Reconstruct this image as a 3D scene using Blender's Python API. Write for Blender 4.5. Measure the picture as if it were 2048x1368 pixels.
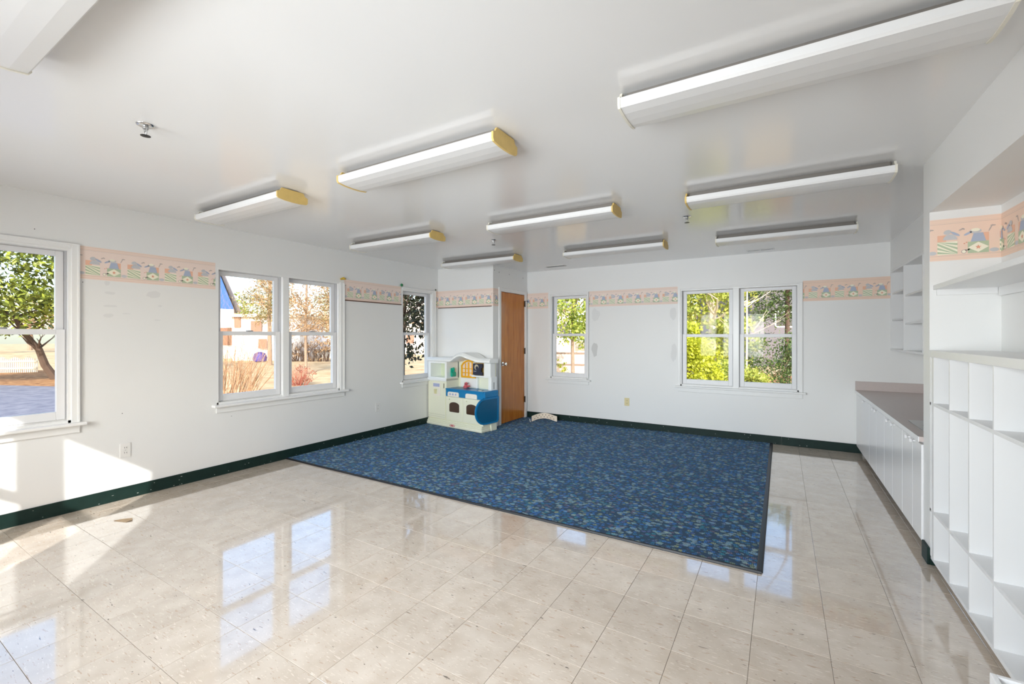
import bpy, bmesh, math, random
from mathutils import Vector, Matrix
random.seed(7)
S = bpy.context.scene
C = S.collection
for o in list(bpy.data.objects):
    bpy.data.objects.remove(o, do_unlink=True)

# ------------------------------------------------------------------ camera, light, exposure
FPX, PCX, PCY, YAW, CAMH = 883.333, 1035.52, 671.74, -0.53808, 1.4078
cam = bpy.data.cameras.new('camera')
cam.sensor_width = 36.0
cam.lens = FPX / 2048 * 36.0
cam.shift_x = -(PCX - 1024) / 2048
cam.shift_y = -(684 - PCY) / 2048
cam.clip_start = 0.02; cam.clip_end = 500
camo = bpy.data.objects.new('camera', cam)
C.objects.link(camo)
camo.location = (0, 0, CAMH)
camo.rotation_euler = (math.pi / 2, 0, -YAW)
S.camera = camo

W = bpy.data.worlds.new('world'); S.world = W
W.use_nodes = True
wn = W.node_tree.nodes; wl = W.node_tree.links
sky = wn.new('ShaderNodeTexSky'); sky.sky_type = 'NISHITA'
sky.sun_disc = False; sky.sun_elevation = math.radians(29); sky.sun_rotation = math.radians(140)
sky.air_density = 1.0; sky.dust_density = 1.5; sky.ozone_density = 1.0
bg = wn['Background']; bg.inputs['Strength'].default_value = 0.48
wl.new(sky.outputs['Color'], bg.inputs['Color'])

SUN_DIR = Vector((-0.85, 1.0, -0.73)).normalized()
sl = bpy.data.lights.new('sun', 'SUN'); sl.energy = 5.6; sl.angle = math.radians(0.6); sl.color = (1.0, 0.965, 0.91)
so = bpy.data.objects.new('sun', sl); C.objects.link(so)
so.rotation_euler = SUN_DIR.to_track_quat('-Z', 'Y').to_euler(); so.location = (12, -15, 14)

# added fill lamps just outside the two windows behind the camera
REAR = -0.714
def fill_lamp(name, x, z, w, h, power):
    l = bpy.data.lights.new(name, 'AREA'); l.shape = 'RECTANGLE'; l.size = w; l.size_y = h
    l.energy = power; l.spread = math.radians(115); l.color = (0.92, 0.96, 1.0)
    o = bpy.data.objects.new(name, l); C.objects.link(o)
    o.location = (x, REAR - 0.25, z)
    o.rotation_euler = Vector((0, 1, -0.2)).to_track_quat('-Z', 'Z').to_euler()   # tilted down so less of the added fill lands on the ceiling
fill_lamp('rear_fill', -3.31, 1.42, 1.35, 1.25, 48)
fill_lamp('rear_fill_wide', -1.25, 1.42, 1.75, 1.25, 120)

S.view_settings.view_transform = 'Standard'
S.view_settings.look = 'None'
S.view_settings.gamma = 1.0
S.view_settings.use_curve_mapping = False
S.view_settings.exposure = 0.1
S.cycles.max_bounces = 14; S.cycles.diffuse_bounces = 8; S.cycles.glossy_bounces = 5
S.cycles.transparent_max_bounces = 24; S.cycles.caustics_reflective = False; S.cycles.caustics_refractive = False
S.cycles.sample_clamp_indirect = 6.0
S.cycles.use_denoising = True

# ------------------------------------------------------------------ pixel <-> place
_r = Vector((math.cos(YAW), -math.sin(YAW), 0)); _f = Vector((math.sin(YAW), math.cos(YAW), 0))
def proj(p):
    d = Vector(p) - Vector((0, 0, CAMH)); z = d.dot(_f)
    if z < 0.05: return None
    return (PCX + FPX * d.dot(_r) / z, PCY - FPX * d.z / z)
def at(px, depth, z=0.0):
    """point at a given depth (metres along the view axis) under image column px"""
    v = _f * depth + _r * ((px - PCX) / FPX * depth)
    return Vector((v.x, v.y, z))

# ------------------------------------------------------------------ materials
MATS = {}
def nmat(name):
    m = bpy.data.materials.new(name); m.use_nodes = True
    n = m.node_tree.nodes; l = m.node_tree.links
    return m, n, l, n['Principled BSDF']
def mat(name, col, rough=0.5, metal=0.0, spec=0.5, bump=0.0, bscale=40, var=0.0, vscale=6, emit=None, coat=0.0):
    if name in MATS: return MATS[name]
    m, n, l, b = nmat(name)
    b.inputs['Base Color'].default_value = (*col, 1); b.inputs['Roughness'].default_value = rough
    b.inputs['Metallic'].default_value = metal; b.inputs['Specular IOR Level'].default_value = spec
    b.inputs['Coat Weight'].default_value = coat
    tc = n.new('ShaderNodeNewGeometry')
    if var > 0:
        nz = n.new('ShaderNodeTexNoise'); nz.inputs['Scale'].default_value = vscale; nz.inputs['Detail'].default_value = 5
        l.new(tc.outputs['Position'], nz.inputs['Vector'])
        mx = n.new('ShaderNodeMix'); mx.data_type = 'RGBA'
        mx.inputs['A'].default_value = (*[max(0, c * (1 - var)) for c in col], 1)
        mx.inputs['B'].default_value = (*[min(1, c * (1 + var)) for c in col], 1)
        l.new(nz.outputs['Fac'], mx.inputs['Factor']); l.new(mx.outputs['Result'], b.inputs['Base Color'])
    if bump > 0:
        nb = n.new('ShaderNodeTexNoise'); nb.inputs['Scale'].default_value = bscale; nb.inputs['Detail'].default_value = 4
        l.new(tc.outputs['Position'], nb.inputs['Vector'])
        bp = n.new('ShaderNodeBump'); bp.inputs['Strength'].default_value = bump; bp.inputs['Distance'].default_value = 0.004
        l.new(nb.outputs['Fac'], bp.inputs['Height']); l.new(bp.outputs['Normal'], b.inputs['Normal'])
    if emit:
        b.inputs['Emission Color'].default_value = (*emit[:3], 1); b.inputs['Emission Strength'].default_value = emit[3]
    MATS[name] = m
    return m
def srgb(r, g, b):
    f = lambda c: (c / 255 / 12.92) if c / 255 <= 0.04045 else ((c / 255 + 0.055) / 1.055) ** 2.4
    return (f(r), f(g), f(b))

M_WALL = mat('wall_paint', (0.80, 0.80, 0.79), 0.42, bump=0.06, bscale=60, var=0.012, vscale=3)
M_CEIL = mat('ceiling_paint', (0.80, 0.80, 0.80), 0.15, bump=0.02, bscale=7, var=0.01, vscale=2)
M_TRIM = mat('white_trim', (0.82, 0.82, 0.81), 0.3, bump=0.03, bscale=30)
M_SASH = mat('vinyl_sash', (0.78, 0.78, 0.79), 0.35)
M_BASE = mat('rubber_base', (0.007, 0.023, 0.019), 0.5, spec=0.25, var=0.35, vscale=14)
M_LAM = mat('white_laminate', (0.82, 0.82, 0.83), 0.25)
M_CUB = mat('white_melamine', (0.80, 0.80, 0.80), 0.35)
M_TOP = mat('counter_laminate', srgb(196, 184, 180), 0.35, var=0.05, vscale=60)
M_METAL = mat('brushed_steel', (0.62, 0.62, 0.62), 0.28, metal=1.0)
M_DARKM = mat('dark_bronze', (0.03, 0.025, 0.022), 0.4, metal=0.6)
M_CHROME = mat('chrome', (0.75, 0.75, 0.75), 0.12, metal=1.0)
M_BLACK = mat('black_slot', (0.01, 0.01, 0.01), 0.6)
M_HOLE = mat('dark_hole', (0.03, 0.03, 0.03), 0.8)
M_LENS = mat('fixture_lens', (0.74, 0.74, 0.74), 0.3, bump=0.02, bscale=300)
M_PAN = mat('fixture_pan', (0.20, 0.18, 0.16), 0.6)  # coloured dark to stand in for the shadow gap above the lens
M_CAPY = mat('yellowed_plastic', srgb(214, 184, 112), 0.45, var=0.15, vscale=15)
M_CAPW = mat('pale_plastic', srgb(222, 218, 205), 0.4)
M_IVORY = mat('ivory_plastic', srgb(222, 208, 160), 0.4)
M_WPL = mat('white_plastic', (0.80, 0.79, 0.77), 0.35)

def glass():
    m, n, l, b = nmat('window_glass')
    out = n['Material Output']; n.remove(b)
    t = n.new('ShaderNodeBsdfTransparent'); g = n.new('ShaderNodeBsdfGlossy'); g.inputs['Roughness'].default_value = 0.0
    t.inputs['Color'].default_value = (0.97, 0.98, 0.98, 1)
    lw = n.new('ShaderNodeLayerWeight'); pw = n.new('ShaderNodeMath'); pw.operation = 'POWER'; pw.inputs[1].default_value = 5.0
    ml = n.new('ShaderNodeMath'); ml.operation = 'MULTIPLY_ADD'; ml.inputs[1].default_value = 0.6; ml.inputs[2].default_value = 0.004
    l.new(lw.outputs['Facing'], pw.inputs[0]); l.new(pw.outputs[0], ml.inputs[0])
    mx = n.new('ShaderNodeMixShader')
    l.new(ml.outputs[0], mx.inputs[0]); l.new(t.outputs[0], mx.inputs[1]); l.new(g.outputs[0], mx.inputs[2])
    l.new(mx.outputs[0], out.inputs['Surface'])
    return m
M_GLASS = glass()

def tile_mat():
    m, n, l, b = nmat('vinyl_composition_tile')
    g = n.new('ShaderNodeNewGeometry'); oi = n.new('ShaderNodeObjectInfo')
    # random shift per tile so the marbling breaks at the joints
    sc = n.new('ShaderNodeVectorMath'); sc.operation = 'SCALE'; sc.inputs[0].default_value = (37.0, 61.0, 13.0)
    l.new(oi.outputs['Random'], sc.inputs['Scale'])
    ad = n.new('ShaderNodeVectorMath'); ad.operation = 'ADD'
    l.new(g.outputs['Position'], ad.inputs[0]); l.new(sc.outputs[0], ad.inputs[1])
    base = n.new('ShaderNodeTexNoise'); base.inputs['Scale'].default_value = 9; base.inputs['Detail'].default_value = 6
    l.new(ad.outputs[0], base.inputs['Vector'])
    ramp = n.new('ShaderNodeValToRGB')
    ramp.color_ramp.elements[0].position = 0.3; ramp.color_ramp.elements[0].color = (*srgb(196, 181, 165), 1)
    ramp.color_ramp.elements[1].position = 0.7; ramp.color_ramp.elements[1].color = (*srgb(212, 199, 185), 1)
    l.new(base.outputs['Fac'], ramp.inputs['Fac'])
    cur = ramp.outputs['Color']
    def chips(ang, scl, thr, col, amount, seed):
        nonlocal cur
        mp = n.new('ShaderNodeMapping'); mp.inputs['Rotation'].default_value = (0, 0, ang)
        mp.inputs['Location'].default_value = (seed, seed * 2, 0); mp.inputs['Scale'].default_value = (scl, scl * 4.5, 1)
        l.new(ad.outputs[0], mp.inputs['Vector'])
        nz = n.new('ShaderNodeTexNoise'); nz.inputs['Scale'].default_value = 1.0; nz.inputs['Detail'].default_value = 2.5
        nz.inputs['Distortion'].default_value = 0.6
        l.new(mp.outputs[0], nz.inputs['Vector'])
        r = n.new('ShaderNodeValToRGB'); r.color_ramp.elements[0].position = thr; r.color_ramp.elements[0].color = (0, 0, 0, 1)
        r.color_ramp.elements[1].position = thr + 0.03; r.color_ramp.elements[1].color = (amount, amount, amount, 1)
        l.new(nz.outputs['Fac'], r.inputs['Fac'])
        mx = n.new('ShaderNodeMix'); mx.data_type = 'RGBA'; mx.inputs['B'].default_value = (*col, 1)
        l.new(r.outputs['Color'], mx.inputs['Factor']); l.new(cur, mx.inputs['A'])
        cur = mx.outputs['Result']
    chips(0.5, 26, 0.64, srgb(226, 214, 200), 0.7, 1.3)
    chips(-0.9, 22, 0.65, srgb(184, 160, 138), 0.8, 5.1)
    chips(2.0, 24, 0.65, srgb(224, 212, 198), 0.7, 9.7)
    chips(1.2, 19, 0.715, srgb(92, 84, 74), 0.9, 3.3)
    chips(-0.2, 21, 0.725, srgb(104, 92, 80), 0.9, 7.9)
    hs = n.new('ShaderNodeHueSaturation')
    mr = n.new('ShaderNodeMapRange'); mr.inputs['To Min'].default_value = 0.94; mr.inputs['To Max'].default_value = 1.04
    l.new(oi.outputs['Random'], mr.inputs['Value']); l.new(mr.outputs[0], hs.inputs['Value']); l.new(cur, hs.inputs['Color'])
    l.new(hs.outputs[0], b.inputs['Base Color'])
    b.inputs['Specular IOR Level'].default_value = 0.7
    b.inputs['Coat Weight'].default_value = 1.0; b.inputs['Coat Roughness'].default_value = 0.035; b.inputs['Coat IOR'].default_value = 1.6
    rn = n.new('ShaderNodeTexNoise'); rn.inputs['Scale'].default_value = 2.2; rn.inputs['Detail'].default_value = 3
    l.new(g.outputs['Position'], rn.inputs['Vector'])
    rr = n.new('ShaderNodeMapRange'); rr.inputs['To Min'].default_value = 0.05; rr.inputs['To Max'].default_value = 0.13
    l.new(rn.outputs['Fac'], rr.inputs['Value']); l.new(rr.outputs[0], b.inputs['Roughness'])
    return m
M_TILE = tile_mat()

def carpet_mat():
    m, n, l, b = nmat('patterned_carpet')
    g = n.new('ShaderNodeNewGeometry')
    mp = n.new('ShaderNodeMapping'); mp.inputs['Scale'].default_value = (29, 36, 1)
    l.new(g.outputs['Position'], mp.inputs['Vector'])
    v = n.new('ShaderNodeTexVoronoi'); v.inputs['Scale'].default_value = 1.0; v.inputs['Randomness'].default_value = 0.75
    l.new(mp.outputs[0], v.inputs['Vector'])
    cr = n.new('ShaderNodeValToRGB'); cr.color_ramp.interpolation = 'CONSTANT'
    cols = [(0.0, (34, 92, 160)), (0.2, (48, 112, 184)), (0.38, (32, 104, 140)), (0.52, (84, 92, 140)), (0.64, (112, 124, 84)),
            (0.74, (40, 124, 136)), (0.84, (150, 156, 104)), (0.92, (112, 84, 92))]
    els = cr.color_ramp.elements
    els[0].position = 0; els[0].color = (*srgb(*cols[0][1]), 1); els[1].position = cols[1][0]; els[1].color = (*srgb(*cols[1][1]), 1)
    for p, c in cols[2:]:
        e = els.new(p); e.color = (*srgb(*c), 1)
    sp = n.new('ShaderNodeSeparateColor'); l.new(v.outputs['Color'], sp.inputs[0])
    l.new(sp.outputs[0], cr.inputs['Fac'])
    # fine crescents inside each leaf
    w = n.new('ShaderNodeTexWave'); w.inputs['Scale'].default_value = 30; w.inputs['Distortion'].default_value = 7; w.inputs['Detail Scale'].default_value = 6
    l.new(g.outputs['Position'], w.inputs['Vector'])
    wr = n.new('ShaderNodeValToRGB'); wr.color_ramp.elements[0].position = 0.25; wr.color_ramp.elements[1].position = 0.6
    l.new(w.outputs['Fac'], wr.inputs['Fac'])
    er = n.new('ShaderNodeValToRGB'); er.color_ramp.elements[0].position = 0.42; er.color_ramp.elements[1].position = 0.58
    er.color_ramp.elements[0].color = (1, 1, 1, 1); er.color_ramp.elements[1].color = (0, 0, 0, 1)
    l.new(v.outputs['Distance'], er.inputs['Fac'])
    mul = n.new('ShaderNodeMath'); mul.operation = 'MULTIPLY'
    l.new(wr.outputs['Color'], mul.inputs[0]); l.new(er.outputs['Color'], mul.inputs[1])
    mx = n.new('ShaderNodeMix'); mx.data_type = 'RGBA'; mx.inputs['A'].default_value = (*srgb(10, 24, 38), 1)
    l.new(mul.outputs[0], mx.inputs['Factor']); l.new(cr.outputs['Color'], mx.inputs['B'])
    l.new(mx.outputs['Result'], b.inputs['Base Color'])
    w2 = n.new('ShaderNodeTexWave'); w2.inputs['Scale'].default_value = 60; w2.inputs['Distortion'].default_value = 7; w2.inputs['Detail Scale'].default_value = 5; w2.inputs['Phase Offset'].default_value = 2.0
    l.new(g.outputs['Position'], w2.inputs['Vector'])
    h1 = n.new('ShaderNodeMath'); h1.operation = 'GREATER_THAN'; h1.inputs[1].default_value = 0.84; l.new(sp.outputs[1], h1.inputs[0])
    h2 = n.new('ShaderNodeMath'); h2.operation = 'GREATER_THAN'; h2.inputs[1].default_value = 0.62; l.new(w2.outputs['Fac'], h2.inputs[0])
    h3 = n.new('ShaderNodeMath'); h3.operation = 'MULTIPLY'; l.new(h1.outputs[0], h3.inputs[0]); l.new(h2.outputs[0], h3.inputs[1])
    mh = n.new('ShaderNodeMix'); mh.data_type = 'RGBA'; mh.inputs['B'].default_value = (*srgb(148, 172, 168), 1)
    l.new(h3.outputs[0], mh.inputs['Factor']); l.new(mx.outputs['Result'], mh.inputs['A']); l.new(mh.outputs['Result'], b.inputs['Base Color'])
    b.inputs['Roughness'].default_value = 0.9; b.inputs['Specular IOR Level'].default_value = 0.2
    b.inputs['Sheen Weight'].default_value = 0.25; b.inputs['Sheen Tint'].default_value = (0.3, 0.55, 0.9, 1)
    nb = n.new('ShaderNodeTexNoise'); nb.inputs['Scale'].default_value = 300
    l.new(g.outputs['Position'], nb.inputs['Vector'])
    bp = n.new('ShaderNodeBump'); bp.inputs['Strength'].default_value = 0.4; bp.inputs['Distance'].default_value = 0.004
    l.new(nb.outputs['Fac'], bp.inputs['Height']); l.new(bp.outputs['Normal'], b.inputs['Normal'])
    return m
M_CARPET = carpet_mat()

def wood_mat():
    m, n, l, b = nmat('varnished_birch')
    g = n.new('ShaderNodeNewGeometry')
    mp = n.new('ShaderNodeMapping'); mp.inputs['Scale'].default_value = (9, 9, 0.9); l.new(g.outputs['Position'], mp.inputs['Vector'])
    nz = n.new('ShaderNodeTexNoise'); nz.inputs['Scale'].default_value = 2; nz.inputs['Detail'].default_value = 6; nz.inputs['Distortion'].default_value = 0.8
    l.new(mp.outputs[0], nz.inputs['Vector'])
    r = n.new('ShaderNodeValToRGB'); r.color_ramp.elements[0].position = 0.3; r.color_ramp.elements[0].color = (*srgb(176, 102, 34), 1)
    r.color_ramp.elements[1].position = 0.72; r.color_ramp.elements[1].color = (*srgb(206, 132, 54), 1)
    l.new(nz.outputs['Fac'], r.inputs['Fac']); l.new(r.outputs['Color'], b.inputs['Base Color'])
    b.inputs['Roughness'].default_value = 0.22
    return m
M_WOOD = wood_mat()

def leaf_mat(name, c1, c2, trans=0.35, scale=1.5):
    m, n, l, b = nmat(name)
    n.remove(b); out = n['Material Output']
    g = n.new('ShaderNodeNewGeometry')
    nz = n.new('ShaderNodeTexNoise'); nz.inputs['Scale'].default_value = scale * 4; nz.inputs['Detail'].default_value = 3
    l.new(g.outputs['Position'], nz.inputs['Vector'])
    mr = n.new('ShaderNodeMath'); mr.operation = 'ADD'
    rs = n.new('ShaderNodeMath'); rs.operation = 'MULTIPLY'; rs.inputs[1].default_value = 0.7
    l.new(g.outputs['Random Per Island'], rs.inputs[0])
    sb = n.new('ShaderNodeMath'); sb.operation = 'SUBTRACT'; sb.inputs[1].default_value = 0.35
    l.new(rs.outputs[0], sb.inputs[0]); l.new(nz.outputs['Fac'], mr.inputs[0]); l.new(sb.outputs[0], mr.inputs[1])
    mx = n.new('ShaderNodeMix'); mx.data_type = 'RGBA'; mx.clamp_factor = True
    mx.inputs['A'].default_value = (*c1, 1); mx.inputs['B'].default_value = (*c2, 1); l.new(mr.outputs[0], mx.inputs['Factor'])
    d = n.new('ShaderNodeBsdfPrincipled'); d.inputs['Roughness'].default_value = 0.45; t = n.new('ShaderNodeBsdfTranslucent')
    l.new(mx.outputs['Result'], d.inputs['Base Color']); l.new(mx.outputs['Result'], t.inputs['Color'])
    ms = n.new('ShaderNodeMixShader'); ms.inputs[0].default_value = trans
    l.new(d.outputs[0], ms.inputs[1]); l.new(t.outputs[0], ms.inputs[2]); l.new(ms.outputs[0], out.inputs['Surface'])
    return m

# ------------------------------------------------------------------ mesh helpers
def nb(): return bmesh.new()
def box(bm, x0, x1, y0, y1, z0, z1, bev=0.0, mi=0):
    vs = [bm.verts.new(p) for p in ((x0, y0, z0), (x1, y0, z0), (x1, y1, z0), (x0, y1, z0), (x0, y0, z1), (x1, y0, z1), (x1, y1, z1), (x0, y1, z1))]
    fs = [bm.faces.new([vs[i] for i in q]) for q in ((0, 3, 2, 1), (4, 5, 6, 7), (0, 1, 5, 4), (1, 2, 6, 5), (2, 3, 7, 6), (3, 0, 4, 7))]
    for f in fs: f.material_index = mi
    if bev > 0:
        es = list({e for f in fs for e in f.edges})
        bmesh.ops.bevel(bm, geom=es, offset=bev, segments=2, profile=0.5, affect='EDGES')
    return bm
def bx(*a, **k): return box(nb(), *a, **k)
def poly(bm, pts, mi=0):
    f = bm.faces.new([bm.verts.new(p) for p in pts]); f.material_index = mi; return f
def prism(bm, pts, vec, mi=0):
    """closed outline (3-D points in order) extruded along vec"""
    vec = Vector(vec); a = [bm.verts.new(p) for p in pts]; b = [bm.verts.new(Vector(p) + vec) for p in pts]
    n = len(pts); fs = [bm.faces.new(a[::-1]), bm.faces.new(b)]
    for i in range(n): fs.append(bm.faces.new((a[i], a[(i + 1) % n], b[(i + 1) % n], b[i])))
    for f in fs: f.material_index = mi
    return fs
def tube(bm, pts, rads, seg=8, cap=True):
    pts = [Vector(p) for p in pts]; rings = []
    for i, p in enumerate(pts):
        t = (pts[min(i + 1, len(pts) - 1)] - pts[max(i - 1, 0)]).normalized()
        a = t.orthogonal().normalized(); b2 = t.cross(a)
        r = rads[i] if hasattr(rads, '__len__') else rads
        rings.append([bm.verts.new(p + a * (r * math.cos(2 * math.pi * k / seg)) + b2 * (r * math.sin(2 * math.pi * k / seg))) for k in range(seg)])
    # keep rings aligned
    for i in range(len(rings) - 1):
        A, B = rings[i], rings[i + 1]
        best = min(range(seg), key=lambda s: (A[0].co - B[s].co).length)
        B[:] = B[best:] + B[:best]
        if (A[1].co - B[1].co).length > (A[1].co - B[-1].co).length and seg > 2: B[:] = [B[0]] + B[:0:-1]
        for k in range(seg): bm.faces.new((A[k], A[(k + 1) % seg], B[(k + 1) % seg], B[k]))
    if cap:
        bm.faces.new(rings[0][::-1]); bm.faces.new(rings[-1])
    return bm
def lathe(bm, prof, c=(0, 0, 0), axis='z', seg=16):
    rings = []
    for r, h in prof:
        ring = []
        for k in range(seg):
            a = 2 * math.pi * k / seg; u, v = r * math.cos(a), r * math.sin(a)
            p = {'z': (u, v, h), 'x': (h, u, v), 'y': (v, h, u)}[axis]
            ring.append(bm.verts.new((c[0] + p[0], c[1] + p[1], c[2] + p[2])))
        rings.append(ring)
    for A, B in zip(rings, rings[1:]):
        for k in range(seg): bm.faces.new((A[k], A[(k + 1) % seg], B[(k + 1) % seg], B[k]))
    bm.faces.new(rings[0][::-1]); bm.faces.new(rings[-1])
    return bm
def obj(name, bm, m, parent=None, smooth=False, local=False):
    bmesh.ops.recalc_face_normals(bm, faces=bm.faces)
    me = bpy.data.meshes.new(name); bm.to_mesh(me); bm.free()
    for mm in (m if isinstance(m, (list, tuple)) else [m]): me.materials.append(mm)
    if smooth:
        for p in me.polygons: p.use_smooth = True
        me.set_sharp_from_angle(angle=math.radians(38))
    o = bpy.data.objects.new(name, me); C.objects.link(o)
    if parent:
        o.parent = parent
        if not local:
            r = parent
            while r.parent: r = r.parent
            me.transform(Matrix.Translation(-Vector(r.location)))
    return o
def tag(o, label=None, cat=None, group=None, kind=None):
    if label: o['label'] = label
    if cat: o['category'] = cat
    if group: o['group'] = group
    if kind: o['kind'] = kind
    return o
def thing(name, label, cat, loc, rz=0, group=None, kind=None):
    o = bpy.data.objects.new(name, None); C.objects.link(o); o.location = loc; o.rotation_euler = (0, 0, rz); o.empty_display_size = 0.1
    return tag(o, label, cat, group, kind)
def rename(o, n): o.name = n; return o

# ------------------------------------------------------------------ room dimensions
LW, BW, H = -4.873, 6.647, 2.505
CLX, CLY = -3.776, 5.592          # closet: side face, front face
RWX = 1.42                        # right wall behind the cabinets
SX = 1.091                        # face of the wall shelf and the soffit above it
PX = 0.785                        # partition end, cubby fronts, near soffit
PY0, PY1 = 3.64, 3.775            # partition
AX = 1.097                        # back of the alcove
T = 0.16

# floor ---------------------------------------------------------------------------
floor = obj('floor', bx(LW - T, RWX + T, REAR - T, BW + T, -0.12, -0.0035), mat('tile_adhesive', srgb(86, 72, 60), 0.8))
tag(floor, 'floor of beige speckled vinyl tiles laid in a grid', 'floor', kind='structure')
CARX, CARY = -0.10, 2.975
TS, OX, OY = 0.3048, -1.3391, 1.4406
tmesh = {}
def tile_mesh(w, h):
    k = (round(w, 4), round(h, 4))
    if k not in tmesh:
        b = nb(); g = 0.0007; e = 0.0009
        x0, x1, y0, y1 = -w / 2 + g, w / 2 - g, -h / 2 + g, h / 2 - g
        lo = [b.verts.new(p) for p in ((x0, y0, -0.003), (x1, y0, -0.003), (x1, y1, -0.003), (x0, y1, -0.003))]
        mi = [b.verts.new(p) for p in ((x0, y0, -e), (x1, y0, -e), (x1, y1, -e), (x0, y1, -e))]
        hi = [b.verts.new(p) for p in ((x0 + e, y0 + e, 0), (x1 - e, y0 + e, 0), (x1 - e, y1 - e, 0), (x0 + e, y1 - e, 0))]
        for A, B in ((lo, mi), (mi, hi)):
            for i in range(4): b.faces.new((A[i], A[(i + 1) % 4], B[(i + 1) % 4], B[i]))
        b.faces.new(hi); b.faces.new(lo[::-1])
        bmesh.ops.recalc_face_normals(b, faces=b.faces)
        me = bpy.data.meshes.new('tile'); b.to_mesh(me); b.free(); me.materials.append(M_TILE); tmesh[k] = me
    return tmesh[k]
spots = []
k0 = math.floor((LW - OX) / TS); k1 = math.ceil((0.9 - OX) / TS)
j0 = math.floor((REAR - OY) / TS); j1 = math.ceil((BW - OY) / TS)
for i in range(k0, k1):
    for j in range(j0, j1):
        x0, x1 = max(OX + i * TS, LW), min(OX + (i + 1) * TS, 1.0)
        y0, y1 = max(OY + j * TS, REAR), min(OY + (j + 1) * TS, BW)
        if x1 - x0 < 0.01 or y1 - y0 < 0.01: continue
        if x1 < CARX - 0.05 and y0 > CARY + 0.05: continue
        q = [proj((x, y, 0)) for x in (x0, (x0 + x1) / 2, x1) for y in (y0, (y0 + y1) / 2, y1)]
        vis = any(p and -5 < p[0] < 2053 and 0 < p[1] < 1373 for p in q) and x0 < 0.86
        d = (Vector(((x0 + x1) / 2, (y0 + y1) / 2, 0)) - Vector((0, 0, CAMH))).length
        spots.append((not vis, d, x0, x1, y0, y1))
spots.sort()
rest = nb()
for n_, (hid, d, x0, x1, y0, y1) in enumerate(spots):
    if not hid and n_ < 300:
        o = bpy.data.objects.new('tile', tile_mesh(x1 - x0, y1 - y0)); C.objects.link(o)
        o.location = ((x0 + x1) / 2, (y0 + y1) / 2, 0); o.parent = floor
    else:
        box(rest, x0 + .0007, x1 - .0007, y0 + .0007, y1 - .0007, -0.003, 0)
if len(rest.verts):
    tag(obj('tile_remainder', rest, M_TILE, floor), kind='stuff')
else: rest.free()

# ceiling and walls ---------------------------------------------------------------
ceiling = tag(obj('ceiling', bx(LW - T - .3, RWX + T + .3, REAR - T - .3, BW + T + .3, H, H + 0.2), M_CEIL), 'smooth satin white ceiling over the whole room', 'ceiling', kind='structure')
def wall(name, label, axis, pos, out, u0, u1, z0, z1, holes=()):
    """slab wall: inner face at pos, thickness T towards out, rectangular holes (u0,u1,z0,z1)"""
    us = sorted({u0, u1, *[h[0] for h in holes], *[h[1] for h in holes]}); zs = sorted({z0, z1, *[h[2] for h in holes], *[h[3] for h in holes]})
    b = nb(); a0, a1 = sorted((pos, pos + out * T))
    for ua, ub in zip(us, us[1:]):
        for za, zb in zip(zs, zs[1:]):
            cu, cz = (ua + ub) / 2, (za + zb) / 2
            if any(h[0] < cu < h[1] and h[2] < cz < h[3] for h in holes): continue
            if axis == 'x': box(b, a0, a1, ua, ub, za, zb)
            else: box(b, ua, ub, a0, a1, za, zb)
    bmesh.ops.remove_doubles(b, verts=b.verts, dist=1e-5)
    # drop faces shared by two cells
    seen = {}
    for f in b.faces: seen.setdefault(tuple(sorted(v.index for v in f.verts)), []).append(f)
    b.verts.index_update()
    seen = {}
    for f in b.faces: seen.setdefault(tuple(sorted(v.index for v in f.verts)), []).append(f)
    bmesh.ops.delete(b, geom=[f for fs in seen.values() if len(fs) > 1 for f in fs], context='FACES')
    return tag(obj(name, b, M_WALL), label, 'wall', kind='structure')
# openings (u0,u1,z0,z1)
ZW0, ZW1 = 0.735, 2.105
L1 = (-0.28, 1.20, ZW0, ZW1); L2 = (2.262, 3.70, ZW0, ZW1 - .01); L3 = (4.79, 5.455, ZW0, ZW1)
B1 = (-3.325, -2.66, ZW0 - .01, ZW1 - .02); B2 = (-1.245, 0.19, ZW0 - .02, ZW1 - .035)
R1 = (-3.99, -2.64, ZW0, ZW1); R2 = (-2.15, -0.35, ZW0, ZW1)
wl_ = wall('wall_left', 'long white painted wall with three windows on its length', 'x', LW, -1, REAR - T, BW + T, -0.1, H, (L1, L2, L3))
wb_ = wall('wall_back', 'far white painted wall with a single and a double window', 'y', BW, 1, LW, RWX + T, -0.1, H, (B1, B2))
wall('wall_rear', 'white wall behind the camera with two windows', 'y', REAR, -1, LW, RWX + T, -0.1, H, (R1, R2))
wall('wall_right', 'white wall behind the counter and the cubby shelf', 'x', RWX, 1, REAR, BW, -0.1, H)
b = nb(); box(b, LW, CLX, CLY, CLY + 0.1, 0, H)
tag(obj('wall_closet', b, M_WALL), 'white front of the boxed-out closet beside the corner window', 'wall', kind='structure')
DY0, DY1, DZ = 5.80, 6.56, 2.105   # door opening in the closet side
b = nb(); box(b, CLX - 0.1, CLX, CLY + .1, DY0, 0, H); box(b, CLX - 0.1, CLX, DY1, BW, 0, H); box(b, CLX - 0.1, CLX, DY0, DY1, DZ, H)
wcs = tag(obj('wall_closet_side', b, M_WALL), 'narrow white closet side that holds the wooden door', 'wall', kind='structure')
for yy, zz in ((5.63, 2.415), (5.76, 2.40), (6.06, 2.40), (6.50, 2.39)):
    lathe_b = lathe(nb(), [(0.009, 0), (0.007, 0.002)], (CLX, yy, zz), 'x', 8); obj('screw_hole', lathe_b, mat('putty_dot', (0.25, 0.25, 0.25), 0.7), wcs)
tag(obj('wall_partition', bx(PX, RWX, PY0, PY1, 0, H), M_WALL), 'white partition end between the counter and the cubby shelf', 'wall', kind='structure')
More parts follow.
